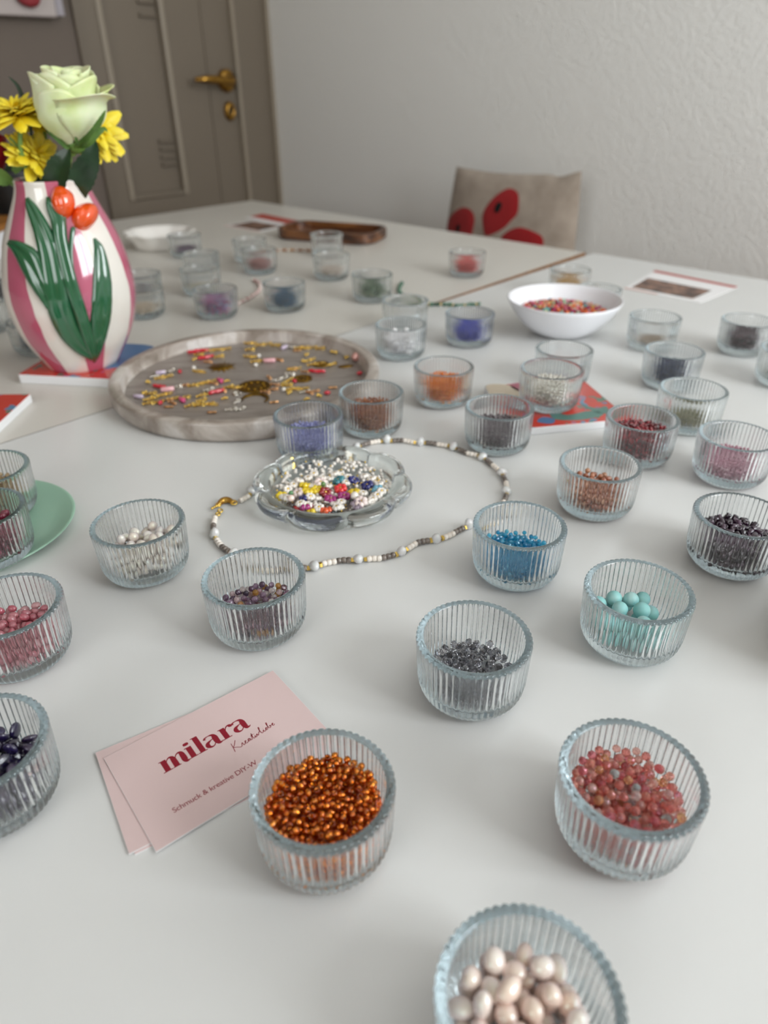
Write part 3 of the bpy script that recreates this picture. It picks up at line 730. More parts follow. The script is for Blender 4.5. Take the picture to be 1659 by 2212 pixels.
for lst, ox in ((Z3, 250), (Z4, 500)):
    for k, zx, zy, deg in lst:
        p = on_z(ox + zx / 5.352, 730 + zy / 5.352, FL + 1.5); p.z = TAB + (FL + .1) / 1000
        q = p - T(TX, TY); q.z = 0
        if q.length > .107: p = p - q.normalized() * (q.length - .107)
        charm(k, p, deg)
def big(px, py, deg, me, name, label):
    p = on_z(px, py, FL + 1); p.z = TAB + (FL + .1) / 1000; charm('x', p, deg, name, label, 'charm', None, me)
big(250 + 1220 / 5.352, 730 + 330 / 5.352, 10, disc_mesh(17, M['brass_old'], 'sun'), 'sun_charm', 'large aged brass sun charm with rays in the marble tray')
big(500 + 265 / 5.352, 730 + 555 / 5.352, 0, disc_mesh(15.5, M['brass_old'], 'coin'), 'coin_charm', 'large round aged brass coin charm in the marble tray')
big(500 + 275 / 5.352, 730 + 700 / 5.352, -8, disc_mesh(12, M['brass_old'], 'moon'), 'moon_charm', 'aged brass crescent moon charm in front of the coin')
big(500 + 820 / 5.352, 730 + 465 / 5.352, 0, disc_mesh(9.5, M['brass_old'], 'coin'), 'coin_charm', 'medium aged brass coin charm beside a red drop')
big(500 + 1035 / 5.352, 730 + 300 / 5.352, 0, disc_mesh(8.5, M['brass_old'], 'coin'), 'coin_charm', 'small aged brass coin charm at the back of the tray')
big(500 + 1320 / 5.352, 730 + 320 / 5.352, 15, disc_mesh(8, M['brass_old'], 'leaf'), 'leaf_charm', 'oval brass leaf charm near the tray rim by the pink ball')
b_ = MB(); q_ = ico(3); b_.add([(Vector(v) * 4.6 + Vector((0, 0, 4.6))) / 1000 for v in q_.v], q_.f)
big(500 + 1440 / 5.352, 730 + 262 / 5.352, 0, b_.mesh('pink_ball', mat('pink_gloss', 'd79a90', .12, coat=1, metal=.3)), 'pink_ball', 'shiny rose pink ball charm at the right rim of the tray')
b_ = MB(); b_.tube([Vector((3.4 * math.cos(a * .4), 3.4 * math.sin(a * .4), .9)) / 1000 for a in range(14)], .0009, 8)
big(250 + 1400 / 5.352, 730 + 645 / 5.352, 0, b_.mesh('ring', M['silver']), 'ring_charm', 'pale silver open ring charm left of the coin')

# ------------------------------------------------------------------ flower shaped glass dish and bead flowers
DXc, DYc = 290.0, 325.0
NL = 8
def dish():
    prof = [(0, 0), (30, 0), (44, .3), (50, 1.6), (54, 4.6), (56, 8.5), (56.5, 12.0), (55.6, 14.4), (52.5, 15.6), (48.8, 15.9), (46.2, 15.8), (44.8, 15.2), (44.2, 13), (43.6, 7.5), (42.4, 5.4), (40, 4.8), (20, 4.7), (0, 4.7)]
    lob = [0, 0, .6, .9, 1, 1, 1, 1, .9, .3, 0, 0, 0, 0, 0, 0, 0, 0]
    def rf(r, z, a, k):
        q = abs(math.sin(NL * a / 2)) ** .55
        return max(r, .02) - lob[k] * 5.0 * (1 - q)
    m = MB(); m.lathe(prof, NL * 32, 0, rf); m.v = [(x / 1000, y / 1000, z * .84 / 1000) for x, y, z in m.v]
    return m.mesh('flower_dish', M['dish_glass'])
tag(link('flower_dish', dish(), loc=T(DXc, DYc, .05), rot=(0, 0, .2)), 'thick clear glass dish with scalloped flower rim full of bead flowers', 'dish')
def flower_meshes(rp, n, m):
    b = MB()
    for k in range(n):
        a = 6.2832 * k / n; c = Vector((math.cos(a) * rp * 1.28, math.sin(a) * rp * 1.28, 0)); s = ico(2); b.add([(Vector(v) * rp + c) / 1000 for v in s.v], s.f)
    return b.mesh('petal_beads', m)
b_ = MB(); q_ = ico(2); b_.add([(Vector(v) * 1.0 + Vector((0, 0, .5))) / 1000 for v in q_.v], q_.f); CENTRE = b_.mesh('centre_bead', M['gold'])
FC = {'y': ('yellow', 'e6c80c', 0), 'n': ('navy blue', '101a78', .2), 'd': ('dark red', 'a01020', .2), 'r': ('red', 'e01c20', 0), 'm': ('magenta', 'b0147e', .2), 't': ('teal', '2a8a96', .2), 'u': ('light blue', '6aa8be', 0), 'b': ('brown glass', '5c4a3e', .5),
      'k': ('black', '08080a', 0), 'g': ('dark steel grey', '2c3438', 0), 'o': ('orange', 'e65412', .1), 'l': ('pale lilac glass', 'cbb6c8', .6), 'p': ('pearl white', 'f2eee8', 0), 'w': ('pinkish white', 'efdcd6', 0)}
FM = {}
for k, (nm, c, tr) in FC.items():
    m = M['pearl'] if k == 'p' else mat('bead_' + nm.replace(' ', '_'), c, .12, .5 if k == 'g' else 0, tr, coat=.5)
    FM[k] = flower_meshes(2.15 if k != 'p' else 1.6, 6 if k != 'p' else 7, m)
FLW = [('y', 270, 375), ('y', 550, 245), ('y', 575, 318), ('y', 690, 295), ('y', 1130, 318), ('y', 570, 635), ('n', 540, 392), ('n', 1130, 178), ('n', 1290, 238), ('d', 790, 322), ('r', 970, 283), ('r', 475, 483), ('m', 850, 400), ('m', 1010, 372), ('m', 530, 553),
       ('t', 945, 183), ('u', 1420, 298), ('b', 290, 532), ('b', 785, 497), ('b', 1075, 583), ('k', 1140, 458), ('g', 850, 582), ('o', 770, 668), ('l', 1240, 582), ('p', 340, 290), ('p', 410, 240), ('p', 205, 430), ('p', 690, 390), ('p', 640, 255), ('p', 760, 152), ('p', 850, 155),
       ('p', 640, 485), ('p', 1240, 333), ('p', 1430, 225), ('p', 980, 443), ('p', 960, 523), ('p', 690, 603), ('p', 360, 608), ('p', 470, 638), ('p', 950, 658), ('p', 1340, 443), ('p', 1380, 370), ('p', 1500, 340), ('p', 1490, 400), ('p', 1250, 135), ('p', 1420, 533), ('p', 1470, 470),
       ('p', 580, 155), ('p', 650, 105), ('p', 985, 115), ('p', 1035, 203), ('w', 1260, 520), ('w', 460, 330), ('w', 730, 205), ('p', 480, 210), ('p', 900, 120), ('p', 1340, 160), ('p', 240, 480), ('p', 1060, 150), ('p', 610, 400), ('p', 900, 470), ('p', 1150, 380), ('p', 820, 250)]
placed = []; gg = random.Random(5)
for k, zx, zy in FLW:
    q = on_z(560 + zx / 5.53, 1000 + zy / 5.53, 11.5); x, y = q.x * 1000, q.y * 1000
    dx, dy = x - DXc, y - DYc; r = math.hypot(dx, dy)
    if r > 37.5: dx, dy = dx * 37.5 / r, dy * 37.5 / r
    z = 9.3 + gg.uniform(0, .8)
    for (a, b, c) in placed:
        d = math.hypot(dx - a, dy - b)
        if d < 5.2: z = max(z, c + 1.5)
    z = min(z, 13.0)
    placed.append((dx, dy, z))
    o = empty('bead_flower', T(DXc + dx, DYc + dy, z)); o.rotation_euler = (gg.uniform(-.35, .35), gg.uniform(-.35, .35), gg.uniform(0, 6))
    tag(o, '%s bead flower in the scalloped glass dish, %s' % (FC[k][0], zone(dx, dy, 40)), 'bead flower', FC[k][0] + ' bead flowers in the glass dish')
    link('petals', FM[k], o); link('centre', CENTRE, o)
# loose pearls under and between the flowers
g = random.Random(3); its = []
for i in range(400):
    a = g.uniform(0, 6.2832); r = 41 * math.sqrt(g.random()); its.append(((r * math.cos(a) / 1000, r * math.sin(a) / 1000, (5.5 + g.uniform(0, 3.2)) / 1000), rot_rand(g), .0014))
tag(link('seed_pearls', joined('seed_pearls', 'ball', its, M['pearl']), loc=T(DXc, DYc, .05)), 'tiny white pearls lying between the bead flowers', 'beads', None, 'stuff')
g = random.Random(4); its = []
for i in range(70):
    a = g.uniform(0, 6.2832); r = 40 * math.sqrt(g.random()); its.append(((r * math.cos(a) / 1000, r * math.sin(a) / 1000, (8.6 + g.uniform(0, 2.0)) / 1000), rot_rand(g), .0008))
tag(link('gold_beads', joined('gold_beads', 'low', its, M['gold']), loc=T(DXc, DYc, .05)), 'tiny gold beads scattered among the bead flowers', 'beads', None, 'stuff')
for zx, zy, c, nm, r in ((1140, 388, M['pearl'], 'large white oval pearl in the glass dish of bead flowers', 2.9), (380, 420, M['pearl_pink'], 'pinkish round pearl in the glass dish beside yellow flowers', 2.6), (380, 355, mat('jade', '5a8a5a', .3, coat=.3), 'small green bead left in the glass dish by the yellow flower', 1.7), (765, 248, mat('jade2', '5f8848', .3, coat=.3), 'small green bead in the middle of the glass dish', 1.8)):
    q = on_z(560 + zx / 5.53, 1000 + zy / 5.53, 14); b_ = MB(); s = ico(2); b_.add([Vector(v) * r / 1000 for v in s.v], s.f)
    q.z = TAB + .0138; tag(link('loose_bead', b_.mesh('loose_bead', c), loc=q), nm, 'bead')

# ------------------------------------------------------------------ necklace and bracelets
M['bead_white'] = mottle(mat('ivory_bead', 'efe6da', .3, coat=.2), ['e9ddcf', 'f3ece3'], 120)
M['bead_brown'] = mottle(mat('picasso_bead', '5c5048', .3, coat=.4), ['3c342e', '6e6259', '8a7e74'], 320, 5)
M['bead_stone'] = mat('moonstone', 'efefee', .15, trans=.25, coat=.4, sss=.1)
def beadline(parent, path, seq, origin):
    """strings beads along a path; every bead is a part"""
    L = [0]
    for i in range(1, len(path)): L.append(L[-1] + (path[i] - path[i - 1]).length)
    pos = 0; k = 0; j = 0
    while True:
        nm, me, ln = seq[k % len(seq)]; s = pos + ln / 2
        if s > L[-1]: break
        while L[j + 1] < s: j += 1
        t = (s - L[j]) / (L[j + 1] - L[j]); p = path[j].lerp(path[j + 1], t); d = (path[j + 1] - path[j]).normalized()
        o = link(nm, me, parent); o.rotation_mode = 'QUATERNION'
        o.rotation_quaternion = d.to_track_quat('Z', 'Y') @ Quaternion((0, 0, 1), k * 1.7); r = ln * .5
        o.location = p - origin + Vector((0, 0, .0010 if nm == 'white_stone' else 0))
        pos += ln * .98; k += 1
NZ = [(210, 393), (270, 358), (330, 300), (400, 250), (480, 212), (600, 185), (680, 168), (755, 155), (800, 125), (860, 98), (930, 82), (1000, 79), (1060, 77), (1120, 88), (1180, 89), (1240, 97), (1295, 106), (1350, 125), (1400, 145), (1455, 157), (1495, 182), (1530, 210), (1560, 235), (1580, 265), (1593, 292), (1597, 322), (1598, 350), (1588, 385), (1560, 430), (1500, 480), (1440, 505), (1410, 517),
      (1380, 530), (1340, 550), (1310, 567), (1250, 590), (1195, 598), (1140, 607), (1100, 630), (1050, 662), (1000, 676), (940, 690), (890, 692), (820, 700), (750, 700), (700, 708), (650, 717), (590, 737), (530, 742), (440, 745), (340, 740), (260, 715), (200, 685), (150, 650), (120, 630), (95, 598), (76, 560), (75, 515), (85, 475)]
npts = []
for zx, zy in NZ:
    q = on_z(430 + zx / 2.404, 920 + zy / 2.404, 1.8); q.z = TAB + .0022; npts.append(q)
# keep the string outside the dish
c0 = T(DXc, DYc)
for q in npts:
    d = q - c0; d.z = 0
    if d.length < .058: q += d.normalized() * (.058 - d.length)
path = spline(npts, 6)
org = T(npts[0].x * 1000, npts[0].y * 1000, 0); org.z = TAB
neck = empty('beaded_necklace', org); tag(neck, 'long necklace of ivory, brown and white stone beads looped round the glass dish', 'necklace')
w_ = beadmesh('seed', 2.0, M['bead_white']); br = beadmesh('seed', 2.0, M['bead_brown']); st = beadmesh('chip', 3.4, M['bead_stone'])
b_ = MB(); b_.box((-.0012, -.0012, -.0009), (.0012, .0012, .0009)); gc = b_.mesh('gold_cube', M['gold'], False)
seq = [('ivory_bead', w_, .0031)] * 3 + [('gold_cube', gc, .0019), ('white_stone', st, .0060), ('gold_cube', gc, .0019)] + [('brown_bead', br, .0031)] * 3
beadline(neck, path, seq, org)
b_ = MB(); b_.tube([p for p in path], .0004, 5); me = b_.mesh('string', mat('nylon_string', 'cfc6b8', .5)); me.transform(Matrix.Translation(-org)); link('string', me, neck)
# lobster clasp
cl = [on_z(430 + x / 2.404, 920 + y / 2.404, 2.2) for x, y in ((205, 393), (180, 398), (150, 385), (120, 390), (100, 410), (110, 440), (90, 470))]
b_ = MB()
for i in range(2):
    b_.tube(spline(cl[1:5], 4), [.0012 + .0012 * math.sin(math.pi * k / 12) for k in range(13)], 8)
c_ = (cl[2] + cl[3]) / 2
for a, r in ((cl[1], .0022), (cl[4], .0016), (cl[5], .0016), (cl[6] * .6 + cl[5] * .4, .0014)):
    b_.tube([a + Vector((math.cos(t * .628), math.sin(t * .628), .2 * math.sin(t * .628))) * r for t in range(11)], .0006, 6, 0, False)
s = ico(1); tail = on_z(430 + 68 / 2.404, 920 + 428 / 2.404, 2)
for k in range(4): b_.add([Vector(v) * .0011 + cl[4].lerp(tail, k / 3) for v in s.v], s.f)
me = b_.mesh('lobster_clasp', M['gold']); me.transform(Matrix.Translation(-org)); link('lobster_clasp', me, neck)
def bracelet(name, label, pts, seq, z=2.5):
    P = [on_z(x, y, z) for x, y in pts]; pa = spline(P, 6); o = empty(name, Vector((P[0].x, P[0].y, TAB))); tag(o, label, 'bracelet'); beadline(o, pa, seq, o.location.copy())
gm = palette(mat('green_stone', '3e6a52', .3, coat=.3), ['2f5a44', '4a7a60', '386650', '6a9078'])
rm = palette(mat('rosy_glass', 'd8a8a4', .2, trans=.2, coat=.4), ['dcb4ae', 'cf9a96', 'e6c8c2'])
om = palette(mat('tiger_stone', 'b07a3c', .25, coat=.4), ['a86e30', 'bc8848', '96602a'])
gb, rb2, ob = beadmesh('chip', 2.6, gm), beadmesh('chip', 2.3, rm), beadmesh('tube', 1.9, om)
gs = beadmesh('ball', 1.6, M['gold']); pw = beadmesh('ball', 2.4, M['pearl'])
bracelet('green_bracelet', 'green stone chip bracelet curving between cups on the tables', [(868, 610), (862, 628), (880, 645), (905, 655), (935, 657), (965, 657), (990, 660), (1015, 658), (1035, 656)], [('green_chip', gb, .0044)] * 3 + [('gold_ball', gs, .0032)])
bracelet('rosy_bracelet', 'rosy pink bead bracelet with pearls on the far table', [(505, 662), (520, 652), (535, 645), (548, 637), (558, 628), (562, 618), (556, 608), (545, 603)], [('rosy_chip', rb2, .0042), ('pearl', pw, .0046), ('rosy_chip', rb2, .0042)])
bracelet('amber_bracelet', 'amber brown tube bead bracelet lying far back between two cups', [(590, 541), (610, 540), (640, 540), (672, 541)], [('amber_tube', ob, .0048), ('amber_tube', ob, .0048), ('pearl', pw, .0046)])

# ------------------------------------------------------------------ pink cards
ang = math.radians(-8.34); CARD_W, CARD_H = 85.0, 56.0
def card(name, label, tl, a, z):
    o = empty(name, T(tl[0], tl[1], z), a); tag(o, label, 'card', 'pink business cards')
    b = MB(); b.box((0, -CARD_H / 1000, 0), (CARD_W / 1000, 0, .00045)); link('sheet', b.mesh('sheet', M['paper'], False), o)
    b = MB(); b.add([(.0001, -CARD_H / 1000 + .0001, .00050), (CARD_W / 1000 - .0001, -CARD_H / 1000 + .0001, .00050), (CARD_W / 1000 - .0001, -.0001, .00050), (.0001, -.0001, .00050)], [(0, 1, 2, 3)])
    link('printed_face', b.mesh('printed_face', M['pink_card'], False), o)
    return o
card('pink_card', 'lowest pale pink card of the stack, only its corner showing', (66, 235.5), math.radians(-15.5), .1)
card('pink_card', 'middle pale pink card of the stack, turned under the top one', (64, 237), math.radians(-15.0), .75)
topcard = card('pink_card', 'top pale pink card printed milara in crimson', (65, 231), ang, 1.4)
def ribbon_strokes(strokes, n=8):
    b = MB()
    for pts in strokes:
        P = spline([(x, y, w) for x, y, w in pts], n); vs = []
        for i, p in enumerate(P):
            t = P[min(i + 1, len(P) - 1)] - P[max(i - 1, 0)]; t.z = 0
            if t.length < 1e-9: t = Vector((1, 0, 0))
            t.normalize(); nn = Vector((-t.y, t.x, 0)); w = p.z / 2; q = Vector((p.x, p.y, 0))
            vs += [q + nn * w, q - nn * w]
        b.add(vs, [(2 * i, 2 * i + 1, 2 * i + 3, 2 * i + 2) for i in range(len(P) - 1)])
    return b
TH, FN = .36, .07
def stem(x, y0, y1, w=TH): return [(x, y0, w), (x, (y0 + y1) / 2, w), (x, y1, w)]
def foot(x, y, w): return [(x - w / 2, y, FN), (x, y, FN), (x + w / 2, y, FN)]
def glyph_a(x):
    return [[(x + .08, .80, .20), (x + .14, .93, .12), (x + .40, .985, FN), (x + .66, .90, .2), (x + .73, .66, TH), (x + .73, .3, TH), (x + .80, .06, .26), (x + .98, .02, .08), (x + 1.05, .10, .04)],
            [(x + .62, .60, FN), (x + .40, .55, .09), (x + .14, .42, .24), (x + .08, .22, .30), (x + .20, .04, .16), (x + .42, .03, .08), (x + .62, .22, FN)]]
glyphs = []
# m
glyphs += [stem(.28, 0, 1), [(0, .97, FN), (.12, .97, FN), (.26, .95, .1)], foot(.28, .03, .62)]
glyphs += [[(.42, .70, .05), (.55, .90, .08), (.74, .97, .14), (.86, .82, .30), (.88, .5, TH), (.88, 0, TH)], foot(.88, .03, .52)]
glyphs += [[(1.02, .70, .05), (1.15, .90, .08), (1.34, .97, .14), (1.46, .82, .30), (1.48, .5, TH), (1.48, .2, TH), (1.55, .03, .22), (1.74, .03, .06)]]
# i, l
glyphs += [stem(2.02, 0, 1), [(1.74, .97, FN), (1.86, .97, FN), (2.0, .95, .1)], foot(2.02, .03, .6), [(1.99, 1.17, .02), (1.99, 1.20, .30), (1.99, 1.30, .38), (1.99, 1.40, .30), (1.99, 1.43, .02)]]
glyphs += [stem(2.66, 0, 1.5), [(2.38, 1.47, FN), (2.5, 1.47, FN), (2.64, 1.45, .1)], foot(2.66, .03, .6)]
glyphs += glyph_a(3.02)
# r
glyphs += [stem(4.40, 0, 1), [(4.12, .97, FN), (4.24, .97, FN), (4.38, .95, .1)], foot(4.40, .03, .66), [(4.55, .66, .05), (4.66, .88, .08), (4.84, .98, .12), (4.98, .90, .26), (4.96, .78, .18)]]
glyphs += glyph_a(5.05)
xh = 6.75; x0, yb = 17.4, -24.2; kx = 41.6 / 6.1
b = ribbon_strokes([[(x0 + x * kx, yb + y * xh, w * 6.8) for x, y, w in s_] for s_ in glyphs])
b.v = [(x / 1000, y / 1000, .00052 + 1e-6 * (i % 7)) for i, (x, y, z) in enumerate(b.v)]
def flat_ink(name, b, parent):
    me = b.mesh(name, M['ink'], False); o = link(name, me, parent); return o
flat_ink('logo_lettering', b, topcard)
K = [[(0, 5.6), (-.2, 2.6), (-.6, -.4)], [(2.4, 6.0), (1.0, 3.8), (.1, 2.6), (1.2, 1.6), (2.6, .3), (3.4, .5)],
     [(3.4, .5), (3.7, 1.4), (4.2, 2.2), (4.3, 1.6), (4.3, .6), (4.7, .3), (5.2, .9), (5.9, 1.6), (6.1, 2.0), (5.7, 2.2), (5.4, 1.4), (5.6, .5), (6.3, .4), (7.0, 1.0), (7.9, 2.0), (7.3, 2.1), (7.0, 1.2), (7.3, .5), (7.9, 1.0), (8.2, 1.9), (8.1, .8), (8.5, .4), (9.0, 1.2), (9.6, 3.2), (9.9, 4.2), (9.6, 2.0), (9.6, .6), (10.2, .5), (10.8, 1.6), (10.7, .6), (11.2, .4), (11.8, 1.9), (12.1, .5), (12.9, 1.9), (13.2, 1.8)],
     [(8.9, 2.8), (10.6, 3.1)], [(13.2, 1.8), (13.9, 3.2), (14.4, 4.6), (14.0, 4.9), (13.8, 2.6), (14.0, .6), (14.7, .6), (15.4, 1.8), (15.3, .6), (15.9, .5), (16.6, 1.2), (17.2, 1.9), (16.8, 2.1), (16.4, 1.2), (16.8, .5), (17.5, 1.2), (18.3, 3.6), (18.5, 4.7), (18.1, 4.6), (18.0, 1.6), (18.4, .5), (19.1, 1.0), (19.1, 1.9), (18.6, 1.7), (19.6, 1.6), (20.3, 1.5), (20.8, 2.1), (20.4, 2.3), (20.1, 1.3), (20.5, .6), (21.3, 1.2)],
     [(10.9, 2.6), (10.95, 2.75)], [(15.6, 2.7), (15.65, 2.85)]]
b = ribbon_strokes([[(46.9 + x * .99, -32.6 + y * .86 + x * .07, .30) for x, y in s_] for s_ in K], 5)
b.v = [(x / 1000, y / 1000, .00056) for x, y, z in b.v]
flat_ink('script_lettering', b, topcard)
tc = bpy.data.curves.new('tagline', 'FONT'); tc.body = 'Schmuck & kreative DIY-W'; tc.size = .0034; tc.space_character = .95
to = bpy.data.objects.new('tagline_tmp', tc); COL.objects.link(to)
bpy.context.view_layer.update()
me = bpy.data.meshes.new_from_object(to.evaluated_get(bpy.context.evaluated_depsgraph_get())); bpy.data.objects.remove(to)
wd = max(v.co.x for v in me.vertices); me.transform(Matrix.Scale(.0385 / wd, 4))
me.transform(Matrix.Translation((.0124, -.0446, .00055))); me.materials.clear(); me.materials.append(M['ink'])
link('tagline_lettering', me, topcard)

# ------------------------------------------------------------------ patterned tiles
def tile_print(name, base, cols, scale, pos):
    m = mat(name, base, .25, coat=.4); N, L, b = nt(m)
    tc_ = N.new('ShaderNodeTexCoord'); prev = None
    for k, (c, sc, th) in enumerate(cols):
        no = N.new('ShaderNodeTexNoise'); no.inputs['Scale'].default_value = sc; no.inputs['Detail'].default_value = 1; mp = N.new('ShaderNodeMapping'); mp.inputs['Location'].default_value = (k * 3.1, k * 1.7, k)
        L.new(tc_.outputs['Object'], mp.inputs[0]); L.new(mp.outputs[0], no.inputs['Vector'])
        gt = N.new('ShaderNodeMath'); gt.operation = 'GREATER_THAN'; gt.inputs[1].default_value = th; L.new(no.outputs['Fac'], gt.inputs[0])
        mx = N.new('ShaderNodeMix'); mx.data_type = 'RGBA'
        if prev is None: mx.inputs[6].default_value = (*lin(base), 1)
        else: L.new(prev, mx.inputs[6])
        mx.inputs[7].default_value = (*lin(c), 1); L.new(gt.outputs[0], mx.inputs[0]); prev = mx.outputs[2]
    L.new(prev, b.inputs['Base Color']); return m
RP = tile_print('red_floral_print', 'cf3b2b', [('5f86a8', 60, .70), ('5c7f6c', 70, .69), ('b06a8c', 64, .71)], 1, 0)
def tile(label, cx, cy, a, h, side=97, patches=()):
    o = empty('patterned_tile', T(cx, cy, .02), a); tag(o, label, 'tile', 'red patterned coaster tiles'); s = side / 2000
    b = MB(); b.box((-s, -s, 0), (s, s, (h - .3) / 1000)); bevel(link('tile_body', b.mesh('tile_body', M['tile_white'], False), o), .0008)
    b = MB(); z = h / 1000; b.box((-s + .0006, -s + .0006, z - .0004), (s - .0006, s - .0006, z)); link('printed_face', b.mesh('printed_face', RP, False), o)
    for pts, m in patches:
        b = MB(); P = spline([(x / 1000, y / 1000, z + .0001) for x, y in pts], 5, True); b.add(P, [tuple(range(len(P)))]); link('print_patch', b.mesh('print_patch', m, False), o)
    return o
BLU = mat('blue_print', '4f78a6', .3, coat=.3); CRE = mat('cream_print', 'd8c8b0', .3, coat=.3); ROS = mat('rose_print', 'b0566c', .3, coat=.3); TEA = mat('teal_print', '4f8076', .3, coat=.3)
tile('red printed tile under the striped tulip vase, blue corner showing', 299, 696, math.atan2(-75, 52), 9.3, 96, [([(48, 48), (48, -10), (20, -20), (-5, 5), (0, 40), (-20, 48)], BLU)])
tile('red printed coaster tile under the cup of silvery beads', 527, 292, math.atan2(-.58, .81), COAST_Z - .1, 96, [([(-47, 47), (-47, 8), (-25, 12), (-20, 30), (-28, 47)], CRE), ([(-24, 46), (-18, 20), (-2, 16), (8, 30), (2, 46)], ROS), ([(-10, -18), (0, -30), (22, -26), (30, -36), (8, -42), (-14, -36)], TEA), ([(20, -10), (30, -22), (40, -20), (36, -34), (26, -30)], TEA), ([(-6, 12), (4, 4), (10, 16)], BLU), ([(-30, -38), (-20, -44), (-14, -36), (-22, -30)], BLU)])
tile('red printed tile corner cut by the left edge before the vase', 219 - 67 , 655 - 1, math.atan2(-.69, -.72), 8.0, 96)

# ------------------------------------------------------------------ white bowl with clay beads
BX, BY = 720.9, 401.6
mb = MB(); mb.lathe([(.0001, .0), (.020, 0), (.026, .0008), (.034, .004), (.046, .013), (.056, .025), (.0615, .035), (.0637, .0395), (.0630, .0402), (.0618, .0397), (.0590, .034), (.053, .025), (.043, .0145), (.030, .0068), (.015, .0048), (.0001, .0045)], 96)
tag(link('white_bowl', mb.mesh('white_bowl', M['white_bowl']), loc=T(BX, BY, .05)), 'plain white porcelain bowl full of colourful clay beads', 'bowl')
CLAY = [('orange', 'ee7430'), ('rust red', 'a8452a'), ('pink', 'd8708c'), ('magenta', 'b02a6c'), ('turquoise', '5aa8a4'), ('yellow', 'd9b45c'), ('pale green', 'a8c4a0'), ('coral', 'e0624e'), ('cream', 'e4d0b8'), ('wine red', '8c2440')]
cm_ = [beadmesh('seed', 2.1, mat('clay_' + n_.replace(' ', '_'), c_, .55)) for n_, c_ in CLAY]
g = random.Random(11); its = []; Cb = pack(2.0, 27.5, 99, Rin=50, z0=22.0, heap=2.6, nmax=900, K=60)
tops = exposed(Cb, 2.0, 290); ts = set(tops)
for i in tops:
    k = g.randrange(len(CLAY)); o = link('clay_bead', cm_[k]); o.rotation_mode = 'QUATERNION'; o.rotation_quaternion = rot_rand(g); o.location = T(BX + Cb[i][0], BY + Cb[i][1], Cb[i][2])
    tag(o, CLAY[k][0] + ' clay bead in the white porcelain bowl, ' + zone(Cb[i][0], Cb[i][1], 48), 'bead', CLAY[k][0] + ' clay beads in the white bowl')
its = [(Cb[i] / 1000, rot_rand(g), .0021) for i in range(len(Cb)) if i not in ts]
if its: tag(link('clay_beads_fill', joined('clay_beads', 'seedlow', its, palette(mat('clay_mix', 'ee7430', .55), [c for n_, c in CLAY])), loc=T(BX, BY)), 'lower layer of mixed clay beads in the white bowl', 'beads', None, 'stuff')

# ------------------------------------------------------------------ mint plate, speckled bowl, scalloped dish, wooden tray
mb = MB(); mb.lathe([(.0001, .0004), (.040, 0), (.046, .0008), (.055, .003), (.0600, .0052), (.0612, .0062), (.0606, .0068), (.0590, .0064), (.052, .0042), (.046, .0036), (.0001, .0034)], 96)
tag(link('mint_plate', mb.mesh('mint_plate', M['mint']), loc=T(99, 461, .05)), 'mint green plate carrying two ribbed cups at the left edge', 'plate')
M['speckle'] = mat('speckled_glaze', 'e8e4da', .3, coat=.3)
N, L, b = nt(M['speckle']); tc_ = N.new('ShaderNodeTexCoord'); vo = N.new('ShaderNodeTexVoronoi'); vo.inputs['Scale'].default_value = 190; L.new(tc_.outputs['Object'], vo.inputs['Vector'])
lt = N.new('ShaderNodeMath'); lt.operation = 'LESS_THAN'; lt.inputs[1].default_value = .22; L.new(vo.outputs['Distance'], lt.inputs[0])
mx = N.new('ShaderNodeMix'); mx.data_type = 'RGBA'; mx.inputs[6].default_value = (*lin('e8e4da'), 1); mx.inputs[7].default_value = (*lin('2c2622'), 1); L.new(lt.outputs[0], mx.inputs[0]); L.new(mx.outputs[2], b.inputs['Base Color'])
mb = MB(); mb.lathe([(.0001, 0), (.026, 0), (.032, .003), (.041, .014), (.044, .026), (.0435, .036), (.0425, .0375), (.0412, .036), (.0415, .026), (.038, .014), (.028, .005), (.0001, .004)], 64)
tag(link('speckled_bowl', mb.mesh('speckled_bowl', M['speckle']), loc=T(366.5, 11, .05)), 'cream bowl with dark speckles just entering at the right edge', 'bowl')
def scal(r, z, a, k): return r * (1 + (.045 * math.cos(10 * a) if k in (4, 5, 6, 7) else 0))
mb = MB(); mb.lathe([(.0001, 0), (.040, 0), (.044, .002), (.048, .012), (.056, .023), (.061, .0268), (.0605, .028), (.055, .0262), (.044, .014), (.040, .005), (.0001, .004)], 80, 0, scal)
tag(link('scalloped_dish', mb.mesh('scalloped_dish', M['white_gloss']), loc=T(676.4, 1173.8, .05)), 'cream scalloped dish holding small beads far behind the vase', 'dish')
g = random.Random(6); its = []
for i in range(140):
    a = g.uniform(0, 6.28); r = 36 * math.sqrt(g.random()); its.append(((r * math.cos(a) / 1000, r * math.sin(a) / 1000, (6.4 + g.uniform(0, 4)) / 1000), rot_rand(g), .0022))
tag(link('blush_beads', joined('blush_beads', 'low', its, palette(mat('blush', 'c89a92', .3), ['c89a92', 'b88a84', 'dcc0b4', '9c6c74'])), loc=T(676.4, 1173.8)), 'blush pink beads in the cream scalloped dish', 'beads', None, 'stuff')
M['wood'] = mottle(mat('tray_wood', '6a3d20', .4, coat=.2), ['331a0c', '5a3216', '8a5628'], 14, 6, (1, 6, 6), pos=[.35, .5, .68], dist=.6)
wt = empty('wooden_tray', T(932, 1008, .05), math.atan2(-.93, .37)); tag(wt, 'oblong dark wooden tray lying far back on the table', 'tray')
def rrect(hx, hy, r, n=8):
    out = []
    for cx, cy, a0 in ((hx - r, hy - r, 0), (-hx + r, hy - r, 90), (-hx + r, -hy + r, 180), (hx - r, -hy + r, 270)):
        for k in range(n + 1): a = math.radians(a0 + 90 * k / n); out.append((cx + r * math.cos(a), cy + r * math.sin(a)))
    return out
